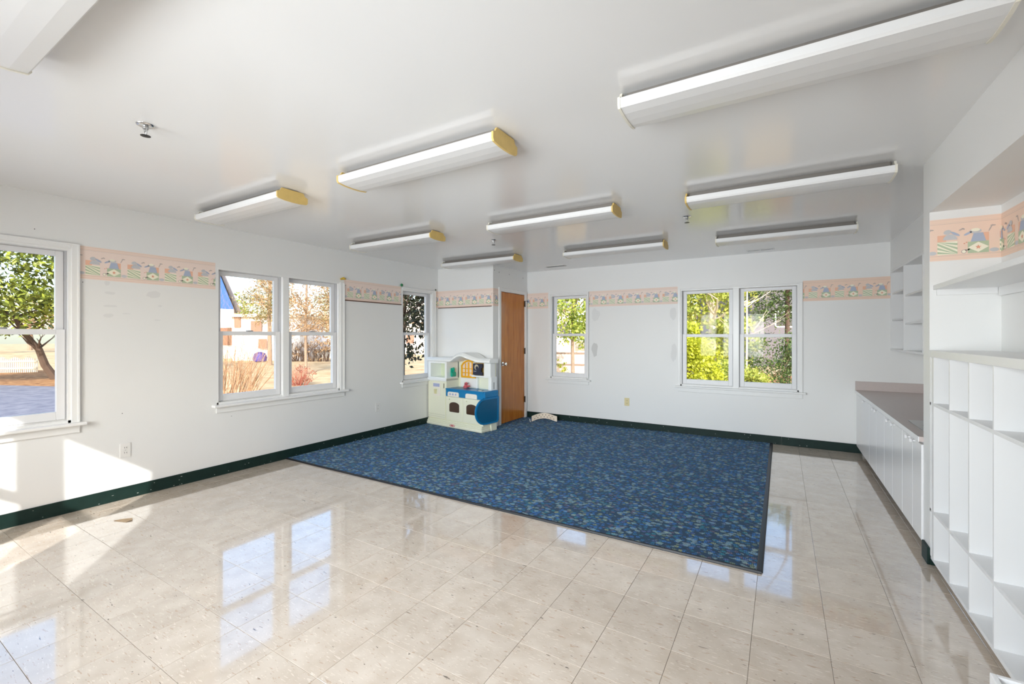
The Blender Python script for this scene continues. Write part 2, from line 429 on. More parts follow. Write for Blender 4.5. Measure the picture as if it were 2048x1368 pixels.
tag(obj('wall_alcove', bx(AX, RWX, REAR, PY0, 0, H), M_WALL), 'white back of the alcove above the cubby shelf', 'wall', kind='structure')
tag(obj('wall_soffit_near', bx(PX, AX, REAR, PY0, 2.168, H), M_WALL), 'white soffit box over the cubby alcove', 'soffit', kind='structure')
tag(obj('wall_soffit_far', bx(SX, RWX, PY1, BW, 2.16, H), M_WALL), 'white soffit box over the open wall shelf', 'soffit', kind='structure')

# baseboards ----------------------------------------------------------------------
def baseboard(name, label, segs):
    b = nb()
    for s in segs: box(b, *s, 0.0, 0.106, bev=0.003)
    return tag(obj(name, b, M_BASE), label, 'baseboard', kind='structure')
bl_ = baseboard('baseboard_left', 'dark green rubber base along the long window wall', [(LW, LW + 0.012, REAR, 3.14), (LW, LW + 0.012, 3.142, CLY)])
bb_ = baseboard('baseboard_back', 'dark green rubber base along the far wall', [(CLX + .001, -1.03, BW - 0.012, BW), (-1.028, 0.0, BW - .012, BW), (0.002, 0.83, BW - 0.012, BW)])
baseboard('baseboard_partition', 'blackish rubber base wrapped round the partition foot', [(PX - 0.014, PX, PY0 - .012, PY1 - .02), (PX, PX + 0.10, PY0 - 0.012, PY0)])
random.seed(3)
M_SCUFF = mat('plaster_fleck', (0.7, 0.72, 0.7), 0.8)
for par, fx in ((bl_, 0), (bb_, 1)):
    b = nb()
    for i in range(46):
        u = random.uniform(0.9, 5.3) if fx == 0 else random.uniform(-3.5, 0.7)
        z = random.choice((0.006, 0.012, 0.02, 0.05, 0.08)) + random.uniform(0, .006); w = random.uniform(.002, .012); h = random.uniform(.001, .004)
        if fx == 0: box(b, LW + .0118, LW + .0132, u, u + w, z, z + h)
        else: box(b, u, u + w, BW - .0132, BW - .0118, z, z + h)
    tag(obj('paint_flecks', b, M_SCUFF, par), kind='stuff')

# ------------------------------------------------------------------ windows
def window(name, label, axis, pos, out, op, units, casing, apron=True, kind='structure'):
    """double-hung window units in an opening; casing = widths (low side, high side, top)"""
    u0, u1, z0, z1 = op
    mid = (u0 + u1) / 2
    loc = (pos, mid, z0) if axis == 'x' else (mid, pos, z0)
    root = thing(name, label, 'window', loc, kind=kind)
    def B(b, ua, ub, va, vb, za, zb, bev=0.0):     # v: metres outward from the wall face
        if axis == 'x': x = sorted((pos + out * va, pos + out * vb)); return box(b, x[0], x[1], ua, ub, za, zb, bev)
        y = sorted((pos + out * va, pos + out * vb)); return box(b, ua, ub, y[0], y[1], za, zb, bev)
    cl, ch, ct = casing
    def P(n, *a, m=M_TRIM, bev=0.003, par=root): return obj(n, B(nb(), *a, bev), m, par)
    if cl: P('casing', u0 - cl, u0, -0.014, 0.0, z0 - .02, z1 + ct)
    if ch: P('casing', u1, u1 + ch, -0.014, 0.0, z0 - .02, z1 + ct)
    if ct: P('casing', u0 - cl * 0 , u1, -0.014, 0.0, z1, z1 + ct)
    if ct: P('casing_bead', u0 - cl, u1 + ch, -0.02, 0.0, z1 + ct - .012, z1 + ct, bev=.002)
    if ch: P('casing_bead', u1 + ch - .014, u1 + ch, -0.02, 0.0, z0 - .02, z1 + ct - .012, bev=.002)
    P('stool', u0 - max(cl, .012) - .035, u1 + max(ch, .012) + .035, -0.06, 0.045, z0 - 0.045, z0 - 0.02, bev=.006)
    if apron: P('apron', u0 - max(cl, .01), u1 + max(ch, .01), -0.016, 0.0, z0 - 0.105, z0 - 0.045, bev=.004)
    # jamb liner
    P('jamb', u0, u0 + .016, 0.0, T, z0 - .02, z1, bev=0); P('jamb', u1 - .016, u1, 0.0, T, z0 - .02, z1, bev=0)
    P('head_jamb', u0 + .016, u1 - .016, 0.0, T, z1 - .018, z1, bev=0)
    P('sill', u0 + .016, u1 - .016, 0.045, T + .03, z0 - .03, z0 + .006, bev=.003)
    mw = 0.075
    n = units; wu = (u1 - u0 - .032 - mw * (n - 1)) / n
    for i in range(n):
        a = u0 + .016 + i * (wu + mw); c = a + wu
        if i < n - 1: P('mullion', c, c + mw, -0.008, T, z0 - .02, z1 - .018, bev=.004)
        # dark track behind the lower sash's channel
        P('track', a, a + .006, .03, .12, z0 + .006, z1 - .018, m=mat('track_grey', (.45, .45, .46), .5), bev=0); P('track', c - .006, c, .03, .12, z0 + .006, z1 - .018, m=MATS['track_grey'], bev=0)
        zm = (z0 + z1) / 2 + .02
        for nm, za, zb, v0, v1, st in (('upper_sash', zm - .02, z1 - .02, .078, .112, .048), ('lower_sash', z0 + .008, zm + .02, .036, .072, .052)):
            b = nb(); a2, c2 = a + .007, c - .007
            B(b, a2, a2 + st, v0, v1, za, zb, .003); B(b, c2 - st, c2, v0, v1, za, zb, .003)
            B(b, a2 + st, c2 - st, v0, v1, za, za + (.04 if nm[0] == 'u' else .065), .003); B(b, a2 + st, c2 - st, v0, v1, zb - .042, zb, .003)
            s = obj(nm, b, M_SASH, root)
            vm = (v0 + v1) / 2
            obj('pane', B(nb(), a2 + st, c2 - st, vm - .002, vm + .002, za + (.04 if nm[0] == 'u' else .065), zb - .042), M_GLASS, s)
            if nm[0] == 'l':
                um = (a + c) / 2
                obj('sash_lock', B(nb(), um - .03, um + .03, v0 + .004, v1 + .004, zb, zb + .012, .003), mat('lock_grey', (.3, .3, .31), .4), s)
    return root
window('window_1', 'double window nearest the camera beside the sunlit patch of wall', 'x', LW, -1, L1, 2, (.05, .05, .04))
window('window_2', 'double window in the middle of the long left wall', 'x', LW, -1, L2, 2, (.0, .066, .0))
window('window_3', 'single window by the closet corner behind the toy kitchen', 'x', LW, -1, L3, 1, (.0, .066, .035))
window('window_4', 'single window in the far wall next to the wooden door', 'y', BW, 1, B1, 1, (.04, .02, .03))
window('window_5', 'double window in the middle of the far wall', 'y', BW, 1, B2, 2, (.035, .042, .02))
window('window_6', 'double window in the wall behind the camera, by the corner', 'y', REAR, -1, R1, 2, (.05, .05, .04))
window('window_7', 'wide window in the wall behind the camera', 'y', REAR, -1, R2, 3, (.05, .05, .04))

# ------------------------------------------------------------------ closet door
d = thing('door_1', 'varnished orange wooden closet door in a white frame', 'door', (CLX, (DY0 + DY1) / 2, 0), kind='structure')
obj('door_slab', bx(CLX - 0.045, CLX - 0.006, DY0 + .004, DY1 - .004, 0.022, DZ - .004, bev=.003), M_WOOD, d)
for y0, y1, z0, z1 in ((DY0 - .06, DY0, 0.013, DZ + .06), (DY1, DY1 + .055, 0.013, DZ + .06), (DY0, DY1, DZ, DZ + .06)):
    obj('door_casing', bx(CLX, CLX + .016, y0, y1, z0, z1, bev=.004), M_TRIM, d)
b = nb(); lathe(b, [(.031, 0), (.031, .006), (.012, .009), (.011, .032), (.02, .036), (.029, .046), (.030, .056), (.024, .066), (.008, .069)], (CLX - .006, 5.872, .963), 'x', 20)
obj('door_knob', b, M_CHROME, d, smooth=True)
for z in (1.955, 0.325, 1.15):
    hb = nb(); box(hb, CLX - .004, CLX + .006, DY1 - .012, DY1 + .014, z - .05, z + .05, bev=.002); tube(hb, [(CLX + .008, DY1, z - .052), (CLX + .008, DY1, z + .052)], .007, 8)
    obj('hinge', hb, M_DARKM, d)
hb = nb(); tube(hb, [(CLX + .01, DY1, 2.0), (CLX + .03, DY1 + .03, 2.0), (CLX + .045, DY1 + .045, 1.995)], .004, 6); obj('hinge_stop', hb, M_DARKM, d)
obj('strike_plate', bx(CLX - .003, CLX + .002, DY0 - .004, DY0 + .003, 1.90, 1.955), M_DARKM, d)

# ------------------------------------------------------------------ wallpaper border
PEACH = mat('border_peach', srgb(240, 220, 209), 0.6, var=0.03, vscale=8); PEACH2 = mat('border_peach_fresh', srgb(240, 211, 192), 0.6, var=0.03, vscale=8)
PRINT = [mat('border_' + k, srgb(*c), 0.6) for k, c in dict(tan=(234, 208, 190), orange=(236, 186, 158), blue=(172, 182, 202), grey=(198, 198, 200), green=(182, 196, 166), cream=(244, 238, 216), star=(226, 160, 132), lineart=(186, 172, 166)).items()]
TAN, ORA, BLU, GRY, GRN, CRM, STA, LIN = range(8)
M_EDGE = mat('peeled_brown_edge', srgb(94, 62, 48), 0.8)
def border(name, label, axis, pos, inward, u0, u1, z0, z1, phase=0.0, flip=False, edge=None):
    """printed strip glued on a wall; inward = +1/-1 direction into the room"""
    th = 0.0012
    def pt(u, z, o): return (pos + inward * o, u, z) if axis == 'x' else (u, pos + inward * o, z)
    b = nb(); p = [pt(u0, z0, 0), pt(u1, z0, 0), pt(u1, z1, 0), pt(u0, z1, 0)]
    vec = Vector(pt(0, 0, th)) - Vector(pt(0, 0, 0)); prism(b, p, vec)
    root = tag(obj(name, b, PEACH2 if name in ('trim_8', 'trim_9', 'trim_10') else PEACH), label, 'wallpaper border', kind='structure')
    q = nb(); hh = z1 - z0
    def clipu(pts):
        def cl(ps, lim, keep):
            out = []
            for i in range(len(ps)):
                a, c = ps[i], ps[(i + 1) % len(ps)]; ka, kc = keep(a[0]), keep(c[0])
                if ka: out.append(a)
                if ka != kc:
                    t = (lim - a[0]) / (c[0] - a[0]); out.append((lim, a[1] + t * (c[1] - a[1])))
            return out
        pts = cl(pts, u0, lambda v: v >= u0)
        return cl(pts, u1, lambda v: v <= u1) if len(pts) > 2 else []
    def pg(pts, mi, lev):
        pts = clipu(pts)
        if len(pts) > 2: poly(q, [pt(u, z, th + 0.0004 * lev) for u, z in pts], mi)
    def rect(a, c, z_, y_, mi, lev): pg([(a, z_), (c, z_), (c, y_), (a, y_)], mi, lev)
    for f in (.03, .085, .9, .955): rect(u0, u1, z0 + hh * f, z0 + hh * (f + .022), TAN, 1)
    rect(u0, u1, z0 + hh * .115, z0 + hh * .12, LIN, 1); rect(u0, u1, z0 + hh * .875, z0 + hh * .88, LIN, 1)
    per = 0.27; k = int((u0 - phase) / per) - 1
    sgn = -1 if flip else 1
    def ell(cx_, cz_, rx, rz, mi, lev, a0=0, a1=2 * math.pi, n=12, tilt=0):
        pts = []
        for i in range(n):
            a = a0 + (a1 - a0) * i / (n if a1 - a0 > 6.2 else n - 1); x, z = rx * math.cos(a), rz * math.sin(a)
            pts.append((cx_ + x * math.cos(tilt) - z * math.sin(tilt), cz_ + x * math.sin(tilt) + z * math.cos(tilt)))
        pg(pts, mi, lev)
    while phase + k * per < u1 + .2:
        uc = phase + k * per; k += 1
        s = sgn; zb = z0 + hh * .14
        A = lambda x: uc + s * x
        # striped box with a grey pup
        w = .045
        rect(*sorted((A(-w), A(-.005))), zb + .075, zb + .118, ORA, 1)
        rect(*sorted((A(-w), A(w))), zb, zb + .078, CRM, 2)
        for i in range(-3, 4):
            c0 = i * .026
            pts = [(-w, c0 + .02), (-w, c0 + .033), (w, c0 - .025), (w, c0 - .038)]
            zz = [(A(x), zb + .039 + z) for x, z in pts]
            zz = [(x, min(max(z, zb), zb + .078)) for x, z in zz]
            if max(z for _, z in zz) - min(z for _, z in zz) > .004: pg(zz, GRN, 3)
        ell(A(.012), zb + .088, .032, .034, GRY, 4, 0, math.pi); ell(A(.0), zb + .135, .018, .014, GRY, 5, tilt=.3 * s)
        ell(A(.035), zb + .122, .024, .007, BLU, 5, tilt=-.6 * s); ell(A(.060), zb + .145, .011, .004, LIN, 4, tilt=.5 * s); ell(A(.070), zb + .148, .008, .004, LIN, 5, tilt=-.6 * s)
        ell(A(-.068), zb + .012, .020, .012, GRY, 2)
        # star box with a blue pup
        uc2 = uc; B_ = lambda x: uc2 + s * (.135 + x)
        rect(*sorted((B_(.0), B_(w))), zb + .07, zb + .118, ORA, 1)
        rect(*sorted((B_(-w), B_(w))), zb, zb + .068, GRN, 2)
        pg([(B_(-w), zb + .034), (B_(0), zb + .004), (B_(w), zb + .034), (B_(0), zb + .064)], CRM, 3)
        st = []
        for i in range(10):
            a = math.pi / 2 + i * math.pi / 5; r = .014 if i % 2 == 0 else .006
            st.append((B_(r * math.cos(a)), zb + .034 + r * math.sin(a)))
        pg(st, STA, 4)
        pg([(B_(-.033), zb + .068), (B_(.033), zb + .068), (B_(.02), zb + .118), (B_(-.02), zb + .118)], BLU, 4)
        ell(B_(-.012), zb + .130, .026, .014, GRY, 5); ell(B_(-.012), zb + .137, .019, .010, CRM, 6); ell(B_(-.045), zb + .118, .02, .006, BLU, 5, tilt=.5 * s)
        ell(B_(.052), zb + .142, .003, .022, LIN, 2, tilt=-.4 * s); ell(B_(.062), zb + .155, .012, .004, LIN, 3)
        ell(A(.085), zb + .02, .016, .005, LIN, 2, tilt=.3 * s); ell(A(.075), zb + .06, .004, .003, STA, 2); ell(A(.085), zb + .066, .004, .003, STA, 2)
        ell(B_(-.062), zb + .012, .012, .012, LIN, 2); ell(B_(-.062), zb + .012, .009, .009, CRM, 3)
    obj('print', q, PRINT, root)
    if edge:
        e = nb(); pp = [pt(edge[0], z0 - .008, 0), pt(edge[1], z0 - .008, 0), pt(edge[1], z0 + .004, 0), pt(edge[0], z0 + .004, 0)]
        prism(e, pp, vec * 8); obj('peeled_edge', e, M_EDGE, root)
    return root
border('trim_1', 'faded peach animal-print border between the two double windows of the left wall', 'x', LW, 1, 1.252, 2.248, 1.872, 2.140, 1.33)
border('trim_2', 'peach animal-print border beside the closet-corner window, brown lower edge', 'x', LW, 1, 3.768, 4.766, 1.874, 2.142, 3.86, edge=(3.775, 4.77))
border('trim_3', 'short peach border scrap between corner window and closet', 'x', LW, 1, 5.523, CLY, 1.872, 2.142, 5.45)
border('trim_4', 'peach animal-print border across the closet front above a brown line', 'y', CLY, -1, LW, CLX, 1.866, 2.139, -4.80, edge=(-4.86, -3.80))
border('trim_5', 'peach border scrap between closet corner and door frame', 'x', CLX, 1, CLY, 5.738, 1.866, 2.139, 5.55)
border('trim_6', 'short peach border between closet door and single far window', 'y', BW, -1, CLX, -3.367, 1.872, 2.135, -3.62)
border('trim_7', 'peach animal-print border between the two windows of the far wall', 'y', BW, -1, -2.638, -1.283, 1.870, 2.118, -2.53)
border('trim_8', 'peach animal-print border between far double window and wall shelf', 'y', BW, -1, 0.234, 1.091, 1.845, 2.103, 0.34)
border('trim_9', 'bright peach animal-print border on the alcove end wall', 'y', PY0, -1, PX + .001, AX, 1.865, 2.118, .865)
border('trim_10', 'peach animal-print border along the alcove back wall', 'x', AX, -1, 1.6, PY0 - .002, 1.865, 2.118, 1.62)

# patched and scuffed spots on the walls
M_PATCH = mat('filler_grey', (0.62, 0.62, 0.61), 0.6); M_PATCH2 = mat('filler_pale', (0.735, 0.735, 0.73), 0.5)
def blot(par, axis, pos, inward, u, z, ru, rz, m, seed, n=14):
    random.seed(seed); b = nb(); pts = []
    for i in range(n):
        a = 2 * math.pi * i / n; r = random.uniform(.75, 1.1); uu, zz = u + ru * r * math.cos(a), z + rz * r * math.sin(a)
        pts.append((pos + inward * .0006, uu, zz) if axis == 'x' else (uu, pos + inward * .0006, zz))
    poly(b, pts); obj('filler_patch', b, m, par)
blot(wb_, 'y', BW, -1, -2.545, 1.19, .055, .12, M_PATCH, 1)
blot(wb_, 'y', BW, -1, -2.53, 1.74, .07, .11, M_PATCH2, 2); blot(wb_, 'y', BW, -1, -1.34, 1.73, .05, .11, M_PATCH2, 4)
blot(wb_, 'y', BW, -1, -1.335, 1.16, .045, .13, M_PATCH2, 5)
for i, (u, z, a, c) in enumerate(((1.44, 1.77, .04, .012), (1.44, 1.66, .05, .01), (1.43, 1.58, .035, .02), (1.74, 1.78, .06, .035), (1.79, 1.68, .02, .008), (1.55, 1.60, .03, .006), (1.77, 1.55, .03, .006), (1.42, 1.85, .02, .02))):
    blot(wl_, 'x', LW, 1, u, z, a, c, M_PATCH2, 10 + i)
for i, (u, z) in enumerate(((1.52, .74), (1.27, 1.845), (2.4, .58), (1.0, 2.22))): blot(wl_, 'x', LW, 1, u, z, .004, .004, M_HOLE, 40 + i, 6)

# ------------------------------------------------------------------ carpet
car = thing('carpet', 'blue patterned carpet in the far corner with black vinyl edging', 'carpet', (-2.4, 4.8, 0))
obj('pile', bx(LW + .013, CARX - .028, CARY + .018, BW - .013, 0.0005, 0.011, bev=.002), M_CARPET, car)
M_VIN = mat('black_vinyl', (0.012, 0.014, 0.018), 0.42, spec=.3)
def edging(p0, p1, side):
    b = nb(); prof = [(0, 0.0005), (.034, .0005), (.034, .004), (.026, .0135), (.006, .0145), (0, .012)]
    p0, p1 = Vector(p0), Vector(p1); s = Vector(side)
    prism(b, [p0 + s * o + Vector((0, 0, z)) for o, z in prof], p1 - p0); return b
obj('edging_strip', edging((LW + .013, CARY + .018, 0), (CARX, CARY + .018, 0), (0, -.55, 0)), M_VIN, car)
obj('edging_strip', edging((CARX - .028, CARY + .018, 0), (CARX - .028, BW - .013, 0), (1, 0, 0)), M_VIN, car)

# ------------------------------------------------------------------ ceiling lights
def fixture(label, x0, yc, lcap, rcap):
    LEN = 1.245; hw = .118
    f = thing('ceiling_light', label, 'ceiling light', (x0 + LEN / 2, yc, H), group='wraparound ceiling lights')
    obj('pan', bx(x0 + .025, x0 + LEN - .025, yc - .062, yc + .062, H - .046, H, bev=.002), M_PAN, f)
    obj('tray', bx(x0 + .012, x0 + LEN - .012, yc - hw + .006, yc + hw - .006, H - .052, H - .046), M_PAN, f)
    prof = [(-hw, -.030), (-hw, -.062), (-hw + .008, -.072), (-.06, -.079), (0, -.081), (.06, -.079), (hw - .008, -.072), (hw, -.062), (hw, -.030), (hw - .004, -.030), (hw - .004, -.060), (hw - .012, -.068), (0, -.077), (-hw + .012, -.068), (-hw + .004, -.060), (-hw + .004, -.030)]
    b = nb(); prism(b, [(x0 + .012, yc + y, H + z - .012) for y, z in prof], (LEN - .024, 0, 0)); obj('lens', b, M_LENS, f)
    cp = [(-.085, .004), (-.098, -.018), (-hw - .003, -.028), (-hw - .003, -.064), (-hw + .006, -.076), (-.06, -.083), (0, -.085), (.06, -.083), (hw - .006, -.076), (hw + .003, -.064), (hw + .003, -.028), (.098, -.018), (.085, .004)]
    for x, m in ((x0, lcap), (x0 + LEN - .012, rcap)):
        b = nb(); prism(b, [(x, yc + y, H + z - .012) for y, z in cp], (.012, 0, 0)); obj('end_cap', b, m, f)
ROW = [0.385, 2.01, 3.60, 5.20]
fixture('ceiling light over the near row, at the upper left picture corner', -2.51, ROW[0], M_CAPW, M_CAPW)
fixture('ceiling light closest to the long window wall, end almost touching it', -4.39, ROW[1] - .03, M_CAPW, M_CAPY)
fixture('large yellow-capped ceiling light in the middle of the near row', -2.52, ROW[1], M_CAPY, M_CAPY)
fixture('largest ceiling light, near the cubby alcove soffit', -0.625, ROW[1] + .02, M_CAPW, M_CAPW)
fixture('yellow-capped ceiling light of the middle row beside the window wall', -4.33, ROW[2] - .06, M_CAPW, M_CAPY)
fixture('yellow-capped ceiling light at the centre of the room', -2.42, ROW[2] - .01, M_CAPW, M_CAPY)
fixture('ceiling light of the middle row beside the partition, yellow left cap', -0.63, ROW[2] + .05, M_CAPY, M_CAPW)
fixture('ceiling light just in front of the closet', -4.28, ROW[3] - .1, M_CAPW, M_CAPY)
fixture('yellow-capped ceiling light in front of the single far window', -2.38, ROW[3] + .02, M_CAPW, M_CAPY)
fixture('ceiling light nearest the far double window', -0.62, ROW[3] + .15, M_CAPW, M_CAPW)

# sprinklers, vents
def sprinkler(label, x, y):
    s = thing('sprinkler_head', label, 'sprinkler', (x, y, H), group='sprinkler heads in the ceiling')
    obj('escutcheon', lathe(nb(), [(.040, 0), (.038, -.004), (.030, -.008), (.016, -.009)], (x, y, H), 'z', 20), M_CHROME, s, smooth=True)
    obj('body', lathe(nb(), [(.013, -.008), (.013, -.022), (.008, -.026), (.007, -.034)], (x, y, H), 'z', 12), M_METAL, s)
    b = nb()
    for k in (-1, 1): tube(b, [(x + k * .011, y, H - .022), (x + k * .013, y, H - .04), (x + k * .003, y, H - .056)], .0028, 6)
    obj('yoke', b, M_METAL, s)
    obj('deflector', lathe(nb(), [(.005, -.053), (.022, -.056), (.022, -.058), (.004, -.059)], (x, y, H), 'z', 16), M_DARKM, s)
sprinkler('sprinkler head closest to the camera, at the left', -2.841, 0.981)
sprinkler('sprinkler head below the centre light', -2.829, 4.198)
sprinkler('sprinkler head near the light beside the partition', -0.745, 4.283)
def vent(label, x0, x1, yc):
    v = thing('ceiling_vent', label, 'vent', ((x0 + x1) / 2, yc, H), group='slot vents in the ceiling')
    obj('frame', bx(x0 - .012, x1 + .012, yc - .055, yc + .055, H - .006, H, bev=.002), M_WPL, v)
    xm = (x0 + x1) / 2
    for a, c in ((x0, xm - .006), (xm + .006, x1)):
        obj('slot', bx(a, c, yc - .038, yc + .038, H - .0068, H - .0055), M_BLACK, v)
        for k in range(3): obj('vane', bx(a, c, yc - .025 + k * .022, yc - .019 + k * .022, H - .009, H - .006), M_METAL, v)
vent('slot vent in the ceiling in front of the closet door', -3.20, -2.90, 6.27)
vent('slot vent in the ceiling in front of the far double window', -0.37, -0.09, 6.42)

# outlets
def outlet(label, axis, pos, inward, u, z, m):
    loc = (pos, u, z) if axis == 'x' else (u, pos, z)
    o = thing('wall_outlet', label, 'outlet', loc)
    def B(ua, ub, va, vb, za, zb, bev=0):
        v = sorted((pos + inward * va, pos + inward * vb))
        return bx(v[0], v[1], u + ua, u + ub, z + za, z + zb, bev=bev) if axis == 'x' else bx(u + ua, u + ub, v[0], v[1], z + za, z + zb, bev=bev)
    obj('plate', B(-.038, .038, 0, .006, -.06, .06, .003), m, o)
    for dz in (-.022, .022):
        s = obj('socket', B(-.017, .017, .004, .008, dz - .015, dz + .015, .003), m, o)
        for du in (-.007, .007): obj('slot', B(du - .0015, du + .0015, .006, .0085, dz - .004, dz + .006), M_BLACK, s)
    obj('screw', B(-.003, .003, .004, .0072, -.003, .003), M_METAL, o)
outlet('white wall outlet beside the sunlit patch', 'x', LW, 1, 1.54, .42, M_WPL)
outlet('white wall outlet near the toy kitchen', 'x', LW, 1, 4.32, .405, M_WPL)
outlet('ivory wall outlet under the far wall border', 'y', BW, -1, -2.025, .40, M_IVORY)
# bits of decoration left on the window trim
b = nb(); tube(b, [(LW + .02, 3.70, 2.135), (LW + .024, 3.74, 2.15), (LW + .02, 3.775, 2.145)], [.012, .018, .010], 8)
tag(obj('tape_scrap', b, mat('gold_tape', srgb(206, 172, 62), .5)), 'gold tape scrap on the trim corner of the middle left window', 'tape')
b = nb(); lathe(b, [(.003, 0), (.016, .006), (.024, .016), (.018, .028), (.004, .034)], (LW, 4.765, 2.165), 'x', 10)
tag(obj('push_pin', b, mat('green_plastic', srgb(28, 120, 70), .4)), 'green push pin above the border beside the corner window', 'push pin')
b = nb(); lathe(b, [(.003, 0), (.010, .006), (.014, .012), (.004, .02)], (LW, 5.525, 2.16), 'x', 8)
tag(obj('push_pin', b, mat('dark_green_plastic', srgb(30, 62, 44), .4)), 'dark green push pin at the corner window trim top', 'push pin')

# ------------------------------------------------------------------ counter run
CZ = 0.757; FX = 0.775
units = [(5.745, BW - .002, (5.745,), (5.975,)), (4.975, 5.743, (5.345,), (5.412, 5.282)), (4.302, 4.973, (4.645,), (4.742, 4.552)), (PY1 + .002, 4.30, (4.0,), (4.072, 3.938))]
SKB = 4.27
clab = ['white base cabinet in the far corner, single door', 'white base cabinet second from the far wall, double doors', 'white base cabinet third from the far wall, double doors', 'white base cabinet under the sink beside the partition']
for (y0, y1, seams, knobs), lb in zip(units, clab):
    cb = thing('base_cabinet', lb, 'cabinet', ((FX + RWX) / 2, (y0 + y1) / 2, 0), group='white base cabinets under the counter')
    b = nb(); box(b, FX + .02, RWX - .01, y0 + .002, y1 - .002, .088, .106); box(b, RWX - .025, RWX - .01, y0 + .002, y1 - .002, .106, CZ - .036)
    for a in (y0 + .002, y1 - .02): box(b, FX + .02, RWX - .025, a, a + .018, .106, CZ - .036)
    box(b, FX + .02, FX + .04, y0 + .02, y1 - .02, CZ - .09, CZ - .036); obj('body', b, M_LAM, cb)
    obj('toe_kick', bx(FX + .085, RWX - .02, y0, y1, 0.0, .088), M_BASE, cb)
    cuts = [y0] + [s for s in seams if y0 < s < y1] + [y1]
    for a, c in zip(cuts, cuts[1:]):
        dr = obj('door', bx(FX, FX + .019, a + .0025, c - .0025, .09, CZ - .05, bev=.0015), M_LAM, cb)
        for k in knobs:
            if a < k < c or (len(cuts) == 2):
                obj('knob', lathe(nb(), [(.006, 0), (.006, -.012), (.014, -.018), (.016, -.026), (.010, -.031)], (FX, k, .70), 'x', 14), M_LAM, dr, smooth=True)
obj_ = thing('countertop', 'pinkish grey laminate countertop with white front edge and backsplash', 'countertop', (1.08, 5.2, CZ))
SKX0, SKX1, SKY0, SKY1 = .845, 1.30, 3.86, 4.45  # the bowl sits well inside the rim
b = nb()
for x0, x1, y0, y1 in ((FX - .012, SKX0, PY1, BW - .001), (SKX1, RWX - .001, PY1, BW - .001), (SKX0, SKX1, SKY1, BW - .001), (SKX0, SKX1, PY1, SKY0)):
    box(b, x0, x1, y0, y1, CZ - .032, CZ)
obj('top', b, M_TOP, obj_)
obj('front_edge', bx(FX - .016, FX - .012, PY1, BW - .001, CZ - .034, CZ + .0005), M_LAM, obj_)
obj('backsplash', bx(FX - .012, RWX - .022, BW - .02, BW - .001, CZ, CZ + .107, bev=.002), M_TOP, obj_)
obj('backsplash', bx(RWX - .021, RWX - .001, PY1, BW - .001, CZ, CZ + .107, bev=.002), M_TOP, obj_)
sk = thing('sink', 'stainless steel drop-in sink in the counter beside the partition', 'sink', (1.07, 4.15, CZ))
b = nb(); r0 = (SKX0 - .012, SKX1 + .012, SKY0 - .012, SKY1 + .012); r1 = (SKX0 + .03, SKX1 - .09, SKY0 + .03, 4.26); zz = CZ
def ring(b, rc, z, rad=.03):
    x0, x1, y0, y1 = rc; out = []
    for cx_, cy_, a0 in ((x1 - rad, y1 - rad, 0), (x0 + rad, y1 - rad, 90), (x0 + rad, y0 + rad, 180), (x1 - rad, y0 + rad, 270)):
        for k in range(5):
            a = math.radians(a0 + k * 22.5); out.append(b.verts.new((cx_ + rad * math.cos(a), cy_ + rad * math.sin(a), z)))
    return out
def bridge(b, A, B):
    for i in range(len(A)): b.faces.new((A[i], A[(i + 1) % len(A)], B[(i + 1) % len(B)], B[i]))
Rg = [ring(b, r0, zz + .0008), ring(b, r0, zz + .006), ring(b, r1, zz + .005), ring(b, r1, zz - .004), ring(b, tuple(v + (.02 if i % 2 == 0 else -.02) for i, v in enumerate(r1)), zz - .15, .05)]
for A, B_ in zip(Rg, Rg[1:]): bridge(b, A, B_)
b.faces.new(Rg[-1]); obj('basin', b, M_METAL, sk, smooth=True)
b = nb(); tube(b, [(1.25, 4.15, CZ + .005), (1.25, 4.15, CZ + .17), (1.22, 4.15, CZ + .21), (1.14, 4.15, CZ + .21), (1.11, 4.15, CZ + .18)], .011, 10); obj('faucet', b, M_CHROME, sk, smooth=True)
for y in (4.05, 4.25): obj('tap_handle', lathe(nb(), [(.02, 0), (.018, .02), (.008, .03), (.022, .035), (.022, .05), (.01, .055)], (1.25, y, CZ + .005), 'z', 12), M_CHROME, sk)

# wall shelf unit above the counter (open, divided)
SZ0, SZ1 = 1.238, 2.16
ws = thing('wall_shelf', 'white open divided wall shelf above the counter', 'shelf', (1.25, 5.2, SZ0))
divs = [BW - .002, 6.005, 5.285, 4.55, PY1 + .002]
obj('back_panel', bx(RWX - .012, RWX - .001, divs[-1], divs[0], SZ0, SZ1), M_CUB, ws)
obj('bottom_board', bx(SX, RWX - .012, divs[-1], divs[0], SZ0, SZ0 + .02, bev=.001), M_CUB, ws)
obj('top_board', bx(SX, RWX - .012, divs[-1], divs[0], SZ1 - .02, SZ1 - .0005, bev=.001), M_CUB, ws)
for i, y in enumerate(divs):
    a = y - .018 if i == 0 else (y if i == len(divs) - 1 else y - .009)
    obj('divider', bx(SX, RWX - .012, a, a + .018, SZ0 + .02, SZ1 - .02), M_CUB, ws)
shz = [(1.905, 1.60), (1.835, 1.545), (1.835, 1.545), (1.86, 1.56)]
for (ya, yb), zs in zip(zip(divs, divs[1:]), shz):
    hi = ya - (.018 if ya == divs[0] else .009); lo = yb + (.018 if yb == divs[-1] else .009)
    for z in zs: obj('shelf_board', bx(SX + .012, RWX - .012, lo, hi, z - .018, z, bev=.001), M_CUB, ws)
    for k in range(9):
        z = SZ0 + .20 + k * .075
        if any(abs(z - q + .009) < .03 for q in zs): continue
        obj('peg_hole', lathe(nb(), [(.0035, 0), (.0035, -.0006)], (SX + .20, hi - .0006 + .0006, z), 'y', 6), M_HOLE, ws)

